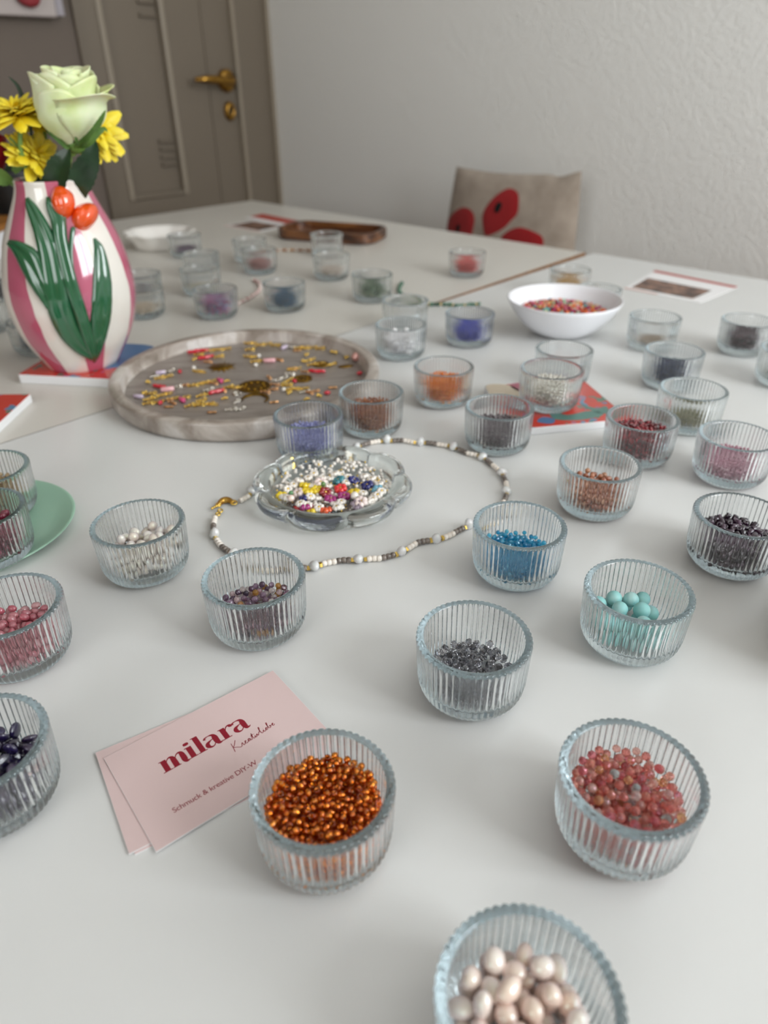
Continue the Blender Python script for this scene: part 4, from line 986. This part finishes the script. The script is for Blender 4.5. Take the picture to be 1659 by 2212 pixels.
def rr_loft(rings):
    b = MB(); n = None
    for hx, hy, r, z in rings:
        P = rrect(hx, hy, r); n = len(P); b.v += [(x, y, z) for x, y in P]
    for k in range(len(rings) - 1):
        for i in range(n): b.f.append((k * n + i, k * n + (i + 1) % n, (k + 1) * n + (i + 1) % n, (k + 1) * n + i)); b.m.append(0)
    b.f.append(tuple(range(n))[::-1]); b.m.append(0); b.f.append(tuple(range((len(rings) - 1) * n, len(rings) * n))); b.m.append(0)
    return b
link('tray_body', rr_loft([(.092, .047, .03, 0), (.097, .052, .034, .004), (.097, .052, .034, .017), (.0955, .0505, .033, .0185), (.090, .045, .028, .0185), (.0885, .0435, .027, .017), (.0885, .0435, .027, .006)]).mesh('tray_body', M['wood'], False), wt)
b = MB(); b.box((-.02, -.0435, .006), (.02, -.040, .0150)); link('tray_inlay', b.mesh('tray_inlay', mat('light_wood', 'b07a40', .4), False), wt)

# ------------------------------------------------------------------ printed leaflets
PH = mottle(mat('photo_print', '5a4038', .4), ['2e201c', '5e4238', '9a7460', '40302c'], 45, 4, pos=[.35, .48, .6, .7])
LR = mat('leaflet_red', 'b4483c', .5); LP = mat('leaflet_pink', 'dcb8ae', .5)
def leaflet(label, pts, z, parts, name='leaflet'):
    P = [T(x, y, z) for x, y in pts]; o = empty(name, P[0]); tag(o, label, 'leaflet', 'printed leaflets on the tables')
    Q = [p - P[0] for p in P]; b = MB(); up = Vector((0, 0, .0005)); b.add(Q + [q + up for q in Q], [(3, 2, 1, 0), (4, 5, 6, 7), (0, 1, 5, 4), (1, 2, 6, 5), (2, 3, 7, 6), (3, 0, 4, 7)])
    link('sheet', fix_normals(b.mesh('sheet', M['paper'], False)), o)
    def bl(u, v): return Q[0] * (1 - u) * (1 - v) + Q[1] * u * (1 - v) + Q[2] * u * v + Q[3] * (1 - u) * v + Vector((0, 0, .0006))
    for nm, u0, u1, v0, v1, m in parts:
        b = MB(); b.add([bl(u0, v0), bl(u1, v0), bl(u1, v1), bl(u0, v1)], [(0, 1, 2, 3)]); link(nm, b.mesh(nm, m, False), o)
    return o
# corners: left, far, right, near ; u runs left -> far, v runs left -> near
leaflet('white leaflet with red strip and brown photo at right, behind the white bowl', [(948, 440), (1078, 455), (1062, 327), (947, 333)], .1, [('red_strip', .90, 1, 0, 1, LR), ('photo', .10, .60, .06, .86, PH), ('pink_strip', .0, .05, 0, .45, LP)])
leaflet('white leaflet with dark photo lying beside the wooden tray', [(872, 1262), (972, 1262), (975, 1160), (875, 1152)], .1, [('photo', .10, .70, .08, .9, PH), ('pink_strip', .0, .06, 0, 1, LP)])
leaflet('reddish leaflet half under the far wooden tray corner', [(955, 1300), (1010, 1310), (1000, 1140), (950, 1140)], .8, [('red_strip', .25, 1, 0, 1, LR)])

# ------------------------------------------------------------------ tulip vase
VX, VY = -298.0, 690.0                         # in camera-heading axes (mm)
PROF = [(33, 0), (34.5, 1), (40.5, 12), (47.9, 25), (53.6, 39), (58.0, 58), (58.8, 74), (56.5, 93), (52.7, 110), (48.8, 122), (43.4, 134), (37.7, 146), (33.0, 157), (31.2, 164), (31.4, 168)]
def vr(z):
    for (r0, z0), (r1, z1) in zip(PROF, PROF[1:]):
        if z <= z1: return r0 + (r1 - r0) * max(0, (z - z0)) / (z1 - z0)
    return PROF[-1][0]
def voff(z): return (-301.8 - VX) + 9.0 * z / 168.0
VB = old(VX, VY, 9.4)
vase = empty('tulip_vase', VB, -PHI); tag(vase, 'white ceramic vase with pink stripes and raised green tulips', 'vase')
mb = MB(); sm = spline([(r, 0, z) for r, z in PROF], 4)
outer = [(p.x, p.z) for p in sm]; inner = [(r - 4.0, z) for r, z in outer[::-1] if z > 8]
prof = [(.02, 0)] + outer + [(30.3, 169.2), (28.8, 169.0)] + inner + [(.02, 8)]
mb.lathe(prof, 96, 0, None, False, lambda z: (voff(z), 0)); mb.v = [(x / 1000, y / 1000, z / 1000) for x, y, z in mb.v]
M['stripes'] = mat('striped_glaze', 'efe9e0', .12, coat=.6)
N, L, b = nt(M['stripes']); tc_ = N.new('ShaderNodeTexCoord'); sp = N.new('ShaderNodeSeparateXYZ'); L.new(tc_.outputs['Object'], sp.inputs[0])
at = N.new('ShaderNodeMath'); at.operation = 'ARCTAN2'; L.new(sp.outputs[1], at.inputs[0]); L.new(sp.outputs[0], at.inputs[1])
no = N.new('ShaderNodeTexNoise'); no.inputs['Scale'].default_value = 22; L.new(tc_.outputs['Object'], no.inputs['Vector'])
a1 = N.new('ShaderNodeMath'); a1.operation = 'MULTIPLY_ADD'; L.new(no.outputs['Fac'], a1.inputs[0]); a1.inputs[1].default_value = .16; L.new(at.outputs[0], a1.inputs[2])
a2 = N.new('ShaderNodeMath'); a2.operation = 'MULTIPLY_ADD'; L.new(a1.outputs[0], a2.inputs[0]); a2.inputs[1].default_value = 6; a2.inputs[2].default_value = -6 * (math.radians(4.4) + .08)
a3 = N.new('ShaderNodeMath'); a3.operation = 'COSINE'; L.new(a2.outputs[0], a3.inputs[0])
cr = N.new('ShaderNodeValToRGB'); cr.color_ramp.elements[0].position = .60; cr.color_ramp.elements[0].color = (*lin('efe9e0'), 1); cr.color_ramp.elements[1].position = .64; cr.color_ramp.elements[1].color = (*lin('c2627c'), 1)
a4 = N.new('ShaderNodeMath'); a4.operation = 'MULTIPLY_ADD'; a4.inputs[1].default_value = .5; a4.inputs[2].default_value = .5; L.new(a3.outputs[0], a4.inputs[0]); L.new(a4.outputs[0], cr.inputs[0]); L.new(cr.outputs[0], b.inputs['Base Color'])
link('vase_body', mb.mesh('vase_body', M['stripes']), vase)
VI = Matrix.Translation(VB) @ Matrix.Rotation(-PHI, 4, 'Z'); VII = VI.inverted()
def vhit(px, py):
    """point of the photographed relief on the vase surface, in vase axes (mm), and its outward normal"""
    o = VII @ CAMP * 1000; d = (VII.to_3x3() @ ray(px, py))
    best = None; t = 500
    while t < 900:
        p = o + d * t
        e = math.hypot(p.x - voff(p.z), p.y) - vr(min(max(p.z, 0), 168))
        if best is None or e < best[0]: best = (e, p)
        if e <= 0: break
        t += .6
    p = best[1]; c = Vector((voff(p.z), 0, p.z)); n = Vector((p.x - c.x, p.y, 0)).normalized()
    s = (vr(p.z + 1.5) - vr(p.z - 1.5)) / 3; n = Vector((n.x, n.y, -s)).normalized()
    r = vr(min(max(p.z, 0), 168)); q = Vector((p.x - c.x, p.y, 0)).normalized()
    return c + q * r, n
M['leaf_glaze'] = mat('green_glaze', '1a5c38', .12, coat=.7); M['tulip_glaze'] = mat('orange_glaze', 'ee5412', .12, coat=.7)
def relief(name, pts, thick, m, crease=.25, top=1.0):
    P = spline([(x, y, w) for x, y, w in pts], 5); b = MB(); nu = 10; vs = []
    for i, p in enumerate(P):
        t = P[min(i + 1, len(P) - 1)] - P[max(i - 1, 0)]; t.z = 0; t.normalize(); nn = Vector((-t.y, t.x, 0))
        for k in range(nu + 1):
            u = -1 + 2 * k / nu; q = Vector((p.x, p.y, 0)) + nn * u * max(p.z, .5); s, n = vhit(q.x, q.y)
            h = thick * min(1, p.z / 9) * ((1 - u ** 4) ** .5 - crease * math.exp(-(u / .18) ** 2)) - .5
            vs.append((s + n * h) / 1000)
    w = nu + 1; b.add(vs, [(j * w + i, j * w + i + 1, (j + 1) * w + i + 1, (j + 1) * w + i) for j in range(len(P) - 1) for i in range(nu)])
    return link(name, fix_normals(b.mesh(name, m)), vase)
relief('relief_leaf', [(23, 524, 7), (40, 534, 15), (64, 560, 26), (83, 600, 25), (100, 638, 17), (113, 672, 6)], 4.5, M['leaf_glaze'])
relief('relief_leaf', [(60, 428, 4), (73, 455, 13), (92, 500, 20), (106, 545, 25), (116, 600, 28), (127, 660, 28), (146, 710, 25), (172, 745, 19), (199, 768, 9)], 4.5, M['leaf_glaze'])
relief('relief_leaf', [(103, 426, 4), (113, 450, 13), (126, 478, 17), (131, 520, 16), (142, 570, 16), (155, 620, 16), (172, 670, 15), (187, 720, 14), (201, 765, 9)], 5.5, M['leaf_glaze'], .15)
relief('relief_stem', [(158, 490, 3), (157, 498, 6), (153, 540, 5), (156, 590, 6), (166, 640, 8), (182, 700, 9), (198, 752, 8)], 5.0, M['leaf_glaze'], 0)
relief('relief_leaf', [(203, 515, 3), (213, 545, 12), (219, 600, 20), (219, 660, 23), (214, 705, 21), (207, 745, 15), (203, 774, 6)], 4.5, M['leaf_glaze'])
relief('relief_stem', [(201, 752, 9), (203, 768, 8), (204, 783, 2)], 4.0, M['leaf_glaze'], 0)
relief('relief_leaf', [(138, 470, 6), (136, 485, 7), (131, 503, 2)], 5.5, M['leaf_glaze'], 0)
def blob(cx, cy, rx, ry, a, thick):
    b = MB(); vs = []; nr, na = 9, 32
    ca, sa = math.cos(a), math.sin(a)
    for k in range(nr + 1):
        r = k / nr
        for i in range(na):
            t = 6.2832 * i / na; x, y = rx * r * math.cos(t), ry * r * math.sin(t); s, n = vhit(cx + ca * x - sa * y, min(max(cy + sa * x + ca * y, 418), 800))
            y2 = cy + sa * x + ca * y
            s = s + Vector((0, 0, (418 - y2) * .42)) if y2 < 418 else s
            vs.append((s + n * (thick * math.sqrt(max(0, 1 - r * r)) * (1 - .10 * math.exp(-((x + .35 * rx) / (.14 * rx)) ** 2)) - .6)) / 1000)
    b.add(vs, [(k * na + i, k * na + (i + 1) % na, (k + 1) * na + (i + 1) % na, (k + 1) * na + i) for k in range(nr) for i in range(na)])
    return link('relief_tulip', fix_normals(b.mesh('relief_tulip', M['tulip_glaze'])), vase)
blob(135, 438, 25, 36, -.25, 13)
blob(180, 469, 26, 30, .12, 14)

# ------------------------------------------------------------------ flowers in the vase
M['petal_y'] = mottle(mat('yellow_petal', 'eecb12', .5, sss=.15), ['e2b80a', 'f2d61e', 'f6e04a'], 60)
M['petal_r'] = mottle(mat('rose_petal', 'e6ecc0', .45, sss=.2), ['d2de92', 'e4eabc', 'eef0d0'], 35, 3)
M['petal_red'] = mat('red_petal', 'a00a24', .45, sss=.1)
M['stem'] = mottle(mat('green_stem', '5c8034', .45), ['4a6e2a', '7c9c44'], 40)
M['leaf'] = mottle(mat('rose_leaf', '17401c', .4, coat=.15), ['0a2610', '173c1a'], 50)
M['sepal'] = mottle(mat('sepal_green', '4a7030', .45), ['3a6026', '6a8e3c'], 50)
M['calyx'] = mat('calyx_green', '2a4420', .6)
def V3(px, py, y): return at_depth(px, py, y)
def frame(axis):
    w = axis.normalized(); u = w.cross(Vector((0.31, .17, .93))).normalized(); return u, w.cross(u), w
def petal_mesh(ln, wd, curl, cup_, m, name, tipw=.55):
    b = MB()
    def fn(u, v):
        s = 2 * u - 1; w = wd * (math.sin(math.pi * min(1, .12 + .80 * v ** .8)) ** .7) * (1 if v < .8 else 1 - (v - .8) * tipw * 2)
        return Vector((s * w / 2, ln * v * math.cos(curl * v), ln * v * math.sin(curl * v) + cup_ * (s * s) * w)) / 1000
    b.grid(fn, 6, 9); me = b.mesh(name, m); return me
YP = [petal_mesh(27, 12.5, .30, .20, M['petal_y'], 'petal'), petal_mesh(22, 9, .5, .28, M['petal_y'], 'petal'), petal_mesh(15, 5.5, .6, .35, M['petal_y'], 'petal')]
def mum(label, c, axis, seed, stem_pts, s=1.0, wide=.0):
    g = random.Random(seed); u, v, w = frame(axis); o = empty('yellow_chrysanthemum', c); tag(o, label, 'flower', 'yellow chrysanthemums in the tulip vase')
    for n, el, k, rr in ((11, .12, 0, 2.5), (10, .45, 0, 2.3), (9, .78, 1, 2.0), (9, 1.0, 1, 1.6), (9, 1.2, 2, 1.2), (7, 1.4, 2, .6)):
        for i in range(n):
            a = 6.2832 * (i + .5 * (k % 2) + g.uniform(-.2, .2)) / n; e = el + g.uniform(-.12, .12) - wide
            d = (u * math.cos(a) + v * math.sin(a)) * math.cos(e) + w * math.sin(e); side = (u * -math.sin(a) + v * math.cos(a)); nn = side.cross(d)
            q = link('petal', YP[k], o); R_ = Matrix((side, d, nn)).transposed().to_4x4(); sc = s * g.uniform(.9, 1.08)
            q.matrix_local = Matrix.Translation(((u * math.cos(a) + v * math.sin(a)) * rr + w * (2.6 - rr) * 1.3) / 1000 * s) @ R_ @ Matrix.Scale(sc, 4)
    b = MB(); b.tube([w * z / 1000 * s for z in (1.5, -1, -4, -7, -8.5)], [r / 1000 * s for r in (3, 5.5, 6, 4.2, 1.8)], 12); link('calyx', b.mesh('calyx', M['calyx']), o)
    P = spline([c - w * .007 * s] + stem_pts, 6); b = MB(); b.tube([p - c for p in P], .0021, 8); link('stem', b.mesh('stem', M['stem']), o)
    return o
mouth = old(-293, 690, 130)
def inv(dx, dy, z): return old(-293 + dx, 690 + dy, z)
mum('yellow chrysanthemum in front at left, seen from the side', V3(36, 250, 668), (UPV * .95 - FWD * .22 - RGT * .12), 1, [V3(45, 325, 668), V3(62, 380, 672), inv(-12, -10, 160), inv(-5, 0, 60)], .93)
mum('yellow chrysanthemum hanging low below the rose', V3(76, 340, 684), (RGT * .55 + UPV * .62 - FWD * .25), 2, [V3(72, 375, 686), V3(80, 400, 688), inv(-5, 6, 160), inv(0, 4, 60)], .95)
mum('yellow chrysanthemum peeping out right behind the rose', V3(205, 283, 712), (-FWD * .55 + UPV * .35 + RGT * .55), 3, [V3(195, 330, 712), V3(180, 380, 708), inv(12, 8, 158), inv(3, 4, 60)], .95)
mum('yellow chrysanthemum between the rose and the front one', V3(92, 255, 720), (UPV * .9 + RGT * .1 - FWD * .3), 4, [V3(98, 320, 716), V3(100, 390, 708), inv(2, 12, 158), inv(2, 6, 60)], .9)
# rose
rc = V3(160, 318, 672)
ru, rv, rw = RGT.copy(), FWD.copy(), (UPV * .87 + RGT * .10)
rose = empty('white_rose', rc); tag(rose, 'pale greenish white rose, tallest flower in the tulip vase', 'flower')
def rpetal(az, rs, h, wa, flare, tip, seed):
    g = random.Random(seed); b = MB(); ph = g.uniform(0, 6)
    def fn(u, v):
        s = 2 * u - 1; a = az + s * wa * (.35 + .65 * math.sin(math.pi * min(.5, v * .75)))
        r = rs * (.20 + .86 * math.sin(math.pi * .5 * min(1, v * 1.5)) ** .9) * (1 - .18 * max(0, v - .5))
        e = max(0, v - .68) / .32
        r += flare * e * e * (.5 + .5 * math.cos(s * 1.6)); z = h * v - tip * (s * s) * v * v - flare * .35 * e ** 3 + .8 * math.sin(ph + 5 * s) * v * v
        r += .9 * math.sin(ph * 2 + 6 * s) * v * v * .8 + (1 - s * s) * 1.2
        return (ru * math.cos(a) * r + rv * math.sin(a) * r + rw * z) / 1000
    b.grid(fn, 12, 14); me = b.mesh('petal', M['petal_r']); o = link('petal', me, rose); md = o.modifiers.new('t', 'SOLIDIFY'); md.thickness = .0006; return o
D = math.radians
for az, rs, h, wa, fl, tip, sd in [(D(-150), 25, 63, D(58), 3, 10, 1), (D(-95), 26, 50, D(46), 2, 10, 2), (D(-35), 27, 49, D(56), 15, 4, 3), (D(35), 27, 54, D(60), 9, 8, 4), (D(105), 25, 60, D(62), 5, 8, 5), (D(175), 25, 63, D(60), 4, 8, 6),
                                   (D(-115), 20, 62, D(62), 2, 14, 7), (D(-10), 20, 60, D(66), 4, 12, 8), (D(100), 20, 68, D(75), 5, 8, 9), (D(-60), 15, 61, D(70), 2, 12, 10), (D(50), 15, 68, D(80), 4, 6, 11), (D(185), 15, 68, D(80), 3, 6, 12), (D(-20), 10, 64, D(100), 2, 7, 13), (D(150), 9, 67, D(120), 2, 6, 14), (D(20), 5, 66, D(150), 1, 5, 15)]:
    rpetal(az, rs, h, wa, fl, tip, sd)
def strap(name, pts, wid, m, parent, nrm, org_, fold=.25):
    P = spline(pts, 5); b = MB(); n = len(P)
    def fn(u, v):
        i = min(int(v * (n - 1)), n - 2); t = v * (n - 1) - i; p = P[i].lerp(P[i + 1], t); d = (P[i + 1] - P[i]).normalized(); s = d.cross(nrm).normalized()
        w = wid * math.sin(math.pi * min(.98, .10 + .9 * v)) ** .8 * (1 + .05 * math.sin(v * 60)); q = 2 * u - 1
        return p + s * q * w / 1000 + nrm * abs(q) * w * fold / 1000 - org_
    b.grid(fn, 6, 30); return link(name, b.mesh(name, m), parent)
nF = -FWD
strap('sepal', [V3(148, 322, 660), V3(118, 290, 656), V3(110, 255, 652), V3(118, 225, 648), V3(126, 203, 648)], 3.0, M['sepal'], rose, nF, rc)
strap('sepal', [V3(150, 320, 664), V3(112, 290, 664), V3(98, 270, 662), V3(86, 250, 662)], 2.0, M['sepal'], rose, nF, rc)
strap('sepal', [V3(160, 318, 660), V3(195, 292, 652), V3(215, 265, 650), V3(228, 238, 648)], 2.6, M['sepal'], rose, nF, rc)
strap('sepal', [V3(165, 318, 660), V3(190, 312, 648), V3(212, 288, 645), V3(225, 278, 645), V3(232, 285, 645)], 2.2, M['sepal'], rose, nF, rc)
strap('sepal', [V3(160, 320, 656), V3(166, 312, 650), V3(165, 300, 648), V3(160, 297, 648)], 1.6, M['sepal'], rose, nF, rc)
b = MB(); P = spline([rc + rw * .004, V3(150, 330, 672), V3(147, 350, 674), V3(142, 390, 680), inv(2, -4, 150), inv(4, 0, 50)], 6); b.tube([p - rc for p in P], [.0062 if i < 3 else .0052 if i < 7 else .003 for i in range(len(P))], 10); link('stem', b.mesh('stem', M['stem']), rose)
b = MB(); b.tube([rw * z / 1000 for z in (6, 2, -2, -5)], [.0105, .0105, .0082, .0050], 14); link('receptacle', b.mesh('receptacle', M['sepal']), rose)
def rleaf(pts, wid, nrm):
    strap('leaf', pts, wid, M['leaf'], rose, nrm, rc, .2)
rleaf([inv(-6, -6, 150), V3(112, 420, 668), V3(125, 375, 664), V3(138, 345, 662), V3(150, 318, 664)], 11, (nF + RGT * -.3).normalized())
rleaf([inv(8, -4, 150), V3(165, 410, 676), V3(180, 375, 676), V3(196, 340, 676), V3(205, 300, 678)], 10.5, (nF + RGT * .4).normalized())
rleaf([inv(-12, 0, 150), V3(92, 415, 676), V3(88, 395, 676), V3(88, 376, 676)], 7, nF)
rleaf([inv(-16, 0, 150), V3(78, 425, 682), V3(102, 400, 682), V3(118, 392, 682)], 8, nF)
# grass blade, red bud and the stem left of it
gb_ = empty('grass_stalk', V3(20, 168, 690)); tag(gb_, 'thin dark green blade rising above the yellow flowers', 'leaf')
strap('blade', [V3(62, 240, 690), V3(50, 212, 690), V3(38, 185, 690), V3(18, 165, 690)], 1.8, M['leaf'], gb_, nF, gb_.location.copy())
b = MB(); P = spline([V3(62, 238, 690), V3(75, 330, 690), inv(-6, 2, 155), inv(0, 2, 60)], 6); b.tube([p - gb_.location for p in P], .0012, 6); link('stem', b.mesh('stem', M['leaf']), gb_)
rd = empty('red_rose_bud', V3(-10, 335, 690)); tag(rd, 'dark red bud cut by the left edge below the yellow flower', 'flower')
for az, r, h in ((D(-90), 11, 26), (D(0), 12, 27), (D(90), 11, 28), (D(180), 11, 27), (D(-45), 8, 28), (D(60), 7, 28)):
    b = MB(); 
    def fn(u, v, az=az, r=r, h=h):
        s = 2 * u - 1; a = az + s * 1.0; q = r * (.3 + .7 * math.sin(math.pi * .5 * min(1, v * 1.6))); return (RGT * math.cos(a) * q + FWD * math.sin(a) * q + UPV * (h * v - 4 * s * s * v - 12)) / 1000
    b.grid(fn, 8, 8); link('petal', b.mesh('petal', M['petal_red']), rd)
b = MB(); P = spline([V3(-8, 362, 690), V3(10, 385, 688), V3(30, 395, 684), V3(48, 408, 682), inv(-20, -8, 158), inv(-6, 0, 60)], 6); b.tube([p - rd.location for p in P], .0034, 8); link('stem', b.mesh('stem', M['stem']), rd)
strap('leaf', [V3(30, 372, 682), V3(42, 350, 678), V3(36, 325, 676), V3(20, 295, 676)], 5, M['stem'], rd, nF, rd.location.copy())
strap('leaf', [V3(25, 392, 682), V3(8, 385, 678), V3(-15, 370, 676), V3(-30, 350, 676)], 7, M['stem'], rd, nF, rd.location.copy())

# ------------------------------------------------------------------ things behind the vase at left
M['white_box'] = mat('white_box', 'e4e4e8', .4)
wb = empty('wood_lid_box', old(-692, 1268, .05), -PHI); tag(wb, 'white box with a wooden lid behind the vase at left edge', 'box')
b = MB(); b.box((-.11, -.06, 0), (.07, .06, .040)); bevel(link('box_body', b.mesh('box_body', M['white_box'], False), wb), .003)
b = MB(); b.box((-.112, -.062, .0402), (.072, .062, .0495)); bevel(link('lid', b.mesh('lid', mat('lid_wood', '9a6426', .5), False), wb), .002)
M['dark_leaf'] = mat('dim_leaf', '2c3a26', .6)
pl = empty('potted_plant', old(-655, 1396, .05)); tag(pl, 'dark pot with dim green stems behind the flowers at left', 'plant')
mb = MB(); mb.lathe([(.0001, 0), (.036, 0), (.046, .05), (.052, .11), (.052, .118), (.048, .118), (.046, .10), (.0001, .095)], 40); link('pot', mb.mesh('pot', mat('black_pot', '141414', .5)), pl)
g = random.Random(9)
for i in range(16):
    a = g.uniform(0, 6.28); r0 = g.uniform(0, .035); q = Vector((r0 * math.cos(a), r0 * math.sin(a), .09)); e = q + Vector((math.cos(a) * g.uniform(.01, .05), math.sin(a) * g.uniform(.01, .05), g.uniform(.02, .07)))
    b = MB(); b.tube([q, q.lerp(e, .5) + Vector((0, 0, .01)), e], [.003, .003, .001], 6); link('stem', b.mesh('stem', M['dark_leaf']), pl)
    b = MB(); n_ = Vector((math.cos(a + 1), math.sin(a + 1), .2)).normalized(); d = (e - q).normalized(); s = d.cross(n_).normalized()
    b.grid(lambda u, v: q.lerp(e, .4) + d * .06 * v + s * (2 * u - 1) * .014 * math.sin(math.pi * min(.97, .1 + .9 * v)) + n_ * .02 * v * v, 4, 8); link('leaf', b.mesh('leaf', M['dark_leaf']), pl)
# box hanging on the door wall at the top left
q0, q1 = wp(8, 42), wp(126, 34)
wbx = empty('wall_box', Vector((q0.x, Y1, (q0.z + q1.z) / 2))); tag(wbx, 'pale wall box with red decoration at top left, cut by the edge', 'wall decoration')
w_x = q1.x - q0.x
b = MB(); b.box((-.10, -.035, 0), (w_x - .018, 0, .20)); bevel(link('box_body', b.mesh('box_body', mat('pale_box', 'b3a8a4', .6), False), wbx), .003)
b = MB(); b.box((w_x - .016, -.030, .004), (w_x, 0, .20)); link('side_panel', b.mesh('side_panel', mat('grey_panel', 'a09aa0', .6), False), wbx)
b = MB()
for k in range(7):
    s = ico(2, .12, (1.3, .6, .9), k); c = Vector((-.01 + .022 * k - (.08 if k > 4 else 0), -.045, .052 + .010 * (k % 3) - (.02 if k in (5, 6) else 0))); b.add([Vector(v) * .017 + c for v in s.v], s.f)
link('red_decoration', b.mesh('red_decoration', mat('red_cloth', '8c2a30', .7)), wbx)

# ------------------------------------------------------------------ chair and cushion
M['chair_white'] = mat('chair_white', 'd8d4ce', .5)
chx, chy = 1.235, .925
chair = empty('chair', (chx, chy, 0)); tag(chair, 'pale chair pushed under the far table, hidden behind the poppy cushion', 'chair')
b = MB(); b.box((-.20, -.20, .43), (.17, .20, .46)); bevel(link('seat', b.mesh('seat', M['chair_white'], False), chair), .01)
for sx in (-.18, .15):
    for sy in (-.18, .18):
        b = MB(); b.tube([(sx, sy, 0), (sx, sy, .43)], [.014, .018], 10); link('leg', b.mesh('leg', M['chair_white']), chair)
b = MB(); b.tube([(.160, -.10, .46), (.178, -.10, .68)], .011, 10); link('back_post', b.mesh('back_post', M['chair_white']), chair)
b = MB(); b.tube([(.160, .10, .46), (.178, .10, .68)], .011, 10); link('back_post', b.mesh('back_post', M['chair_white']), chair)
b = MB(); b.box((.168, -.115, .60), (.186, .115, .69)); bevel(link('backrest', b.mesh('backrest', M['chair_white'], False), chair), .006)
PXp = 1.352                                     # plane of the cushion
def pp(px, py):
    q = on_plane(px, py, Vector((PXp, 0, 0)), Vector((1, 0, 0))); return q.y, q.z
ytl, ztl = pp(983, 360); ytr, ztr = pp(1253, 370)
ybl, yb2 = pp(963, 515)[0], pp(1232, 530)[0]
zb = .462
cu = empty('poppy_cushion', (PXp, (ytl + ytr) / 2, zb)); tag(cu, 'beige knitted cushion with red poppies leaning at the wall behind the table', 'cushion')
CL, CT = Vector((PXp, ytl, ztl)), Vector((PXp, ytr, ztr))
z_at = (pp(965, 515)[1])
slope_l = (ybl - ytl) / (z_at - ztl); slope_r = (yb2 - ytr) / (pp(1232, 530)[1] - ztr)
def cpos(u, v, side):
    # u 0 left (far door side) .. 1 right ; v 0 bottom .. 1 top ; concave edges between the corners
    zl = zb + (ztl - zb) * v; zr = zb + (ztr - zb) * v
    sag = .010 * math.sin(math.pi * u) ** .8 * (1 if v > .5 else -1) * abs(2 * v - 1) ** 3
    z = zl + (zr - zl) * u - sag - (.006 * math.exp(-((u - .86) / .07) ** 2)) * max(0, v - .8) * 5
    yl = ytl + slope_l * (z - ztl) * .6; yr = ytr + slope_r * (z - ztr) * .6
    y = yl + (yr - yl) * u; y += .010 * math.sin(math.pi * v) * (1 - 2 * u) * abs(2 * u - 1)
    h = .040 * (max(0, 1 - abs(2 * u - 1) ** 2.6) * max(0, 1 - abs(2 * v - 1) ** 2.6)) ** .6
    x = PXp - h if side < 0 else PXp + h * .6
    return Vector((x + .012 * (v - .5), y, z))
KN = bump(mottle(mat('knit_beige', 'a5978a', .9, sheen=.3), ['9a8c7e', 'b0a294'], 30), 120, .5, .0012, 2, 'wave', (0, 1, .25))
b = MB(); b.grid(lambda u, v: cpos(u, v, -1) - cu.location, 36, 36); b.grid(lambda u, v: cpos(1 - u, v, 1) - cu.location, 36, 36)
link('cover', fix_normals(b.mesh('cover', KN)), cu)
RED = bump(mat('poppy_red', '9c0a10', .9, sheen=.2), 300, .2, .0006); BLK = mat('poppy_black', '080808', .9)
def cuv(px, py):
    y, z = pp(px, py); u, v = .5, .5
    for _ in range(25):
        p = cpos(u, v, -1); e = 1e-3; du = (cpos(u + e, v, -1) - p) / e; dv = (cpos(u, v + e, -1) - p) / e
        # meet the sight line: use y,z on the tilted surface via the ray at that x
        q = on_plane(px, py, Vector((p.x, 0, 0)), Vector((1, 0, 0))); ry, rz = q.y - p.y, q.z - p.z
        det = du.y * dv.z - dv.y * du.z
        u += .8 * (ry * dv.z - rz * dv.y) / det; v += .8 * (du.y * rz - du.z * ry) / det
        u = min(max(u, .01), .99); v = min(max(v, .01), .99)
    return u, v
def applique(name, pts, m, lift):
    P = spline([Vector((*cuv(940 + x / 4.88, 340 + y / 4.88), 0)) for x, y in pts], 4, True); c = sum(P, Vector()) / len(P); b = MB(); n = len(P); vs = []
    for k in range(6):
        t = k / 5
        for p in P: q = c.lerp(p, t); vs.append(cpos(q.x, q.y, -1) - Vector((lift * (1 if k < 5 else .2), 0, 0)) - cu.location)
    b.add(vs, [(k * n + i, k * n + (i + 1) % n, (k + 1) * n + (i + 1) % n, (k + 1) * n + i) for k in range(5) for i in range(n)])
    return link(name, fix_normals(b.mesh(name, m)), cu)
applique('poppy', [(498, 640), (520, 555), (575, 470), (650, 395), (740, 338), (805, 328), (868, 368), (884, 450), (868, 590), (800, 670), (720, 750), (600, 812), (530, 822), (508, 750)], RED, .0022)
applique('poppy_centre', [(668, 465), (705, 470), (715, 500), (695, 555), (660, 590), (630, 580), (625, 550), (640, 500)], BLK, .0034)
applique('poppy', [(128, 760), (132, 690), (165, 615), (240, 548), (310, 528), (380, 558), (416, 640), (400, 760), (370, 880), (300, 930), (190, 890)], RED, .0022)
applique('poppy_centre', [(240, 705), (270, 705), (272, 740), (250, 790), (225, 785), (222, 745)], BLK, .0034)
applique('poppy', [(695, 860), (750, 790), (850, 742), (940, 745), (1060, 792), (1130, 840), (1140, 920), (1080, 990), (940, 1010), (790, 960)], RED, .0022)
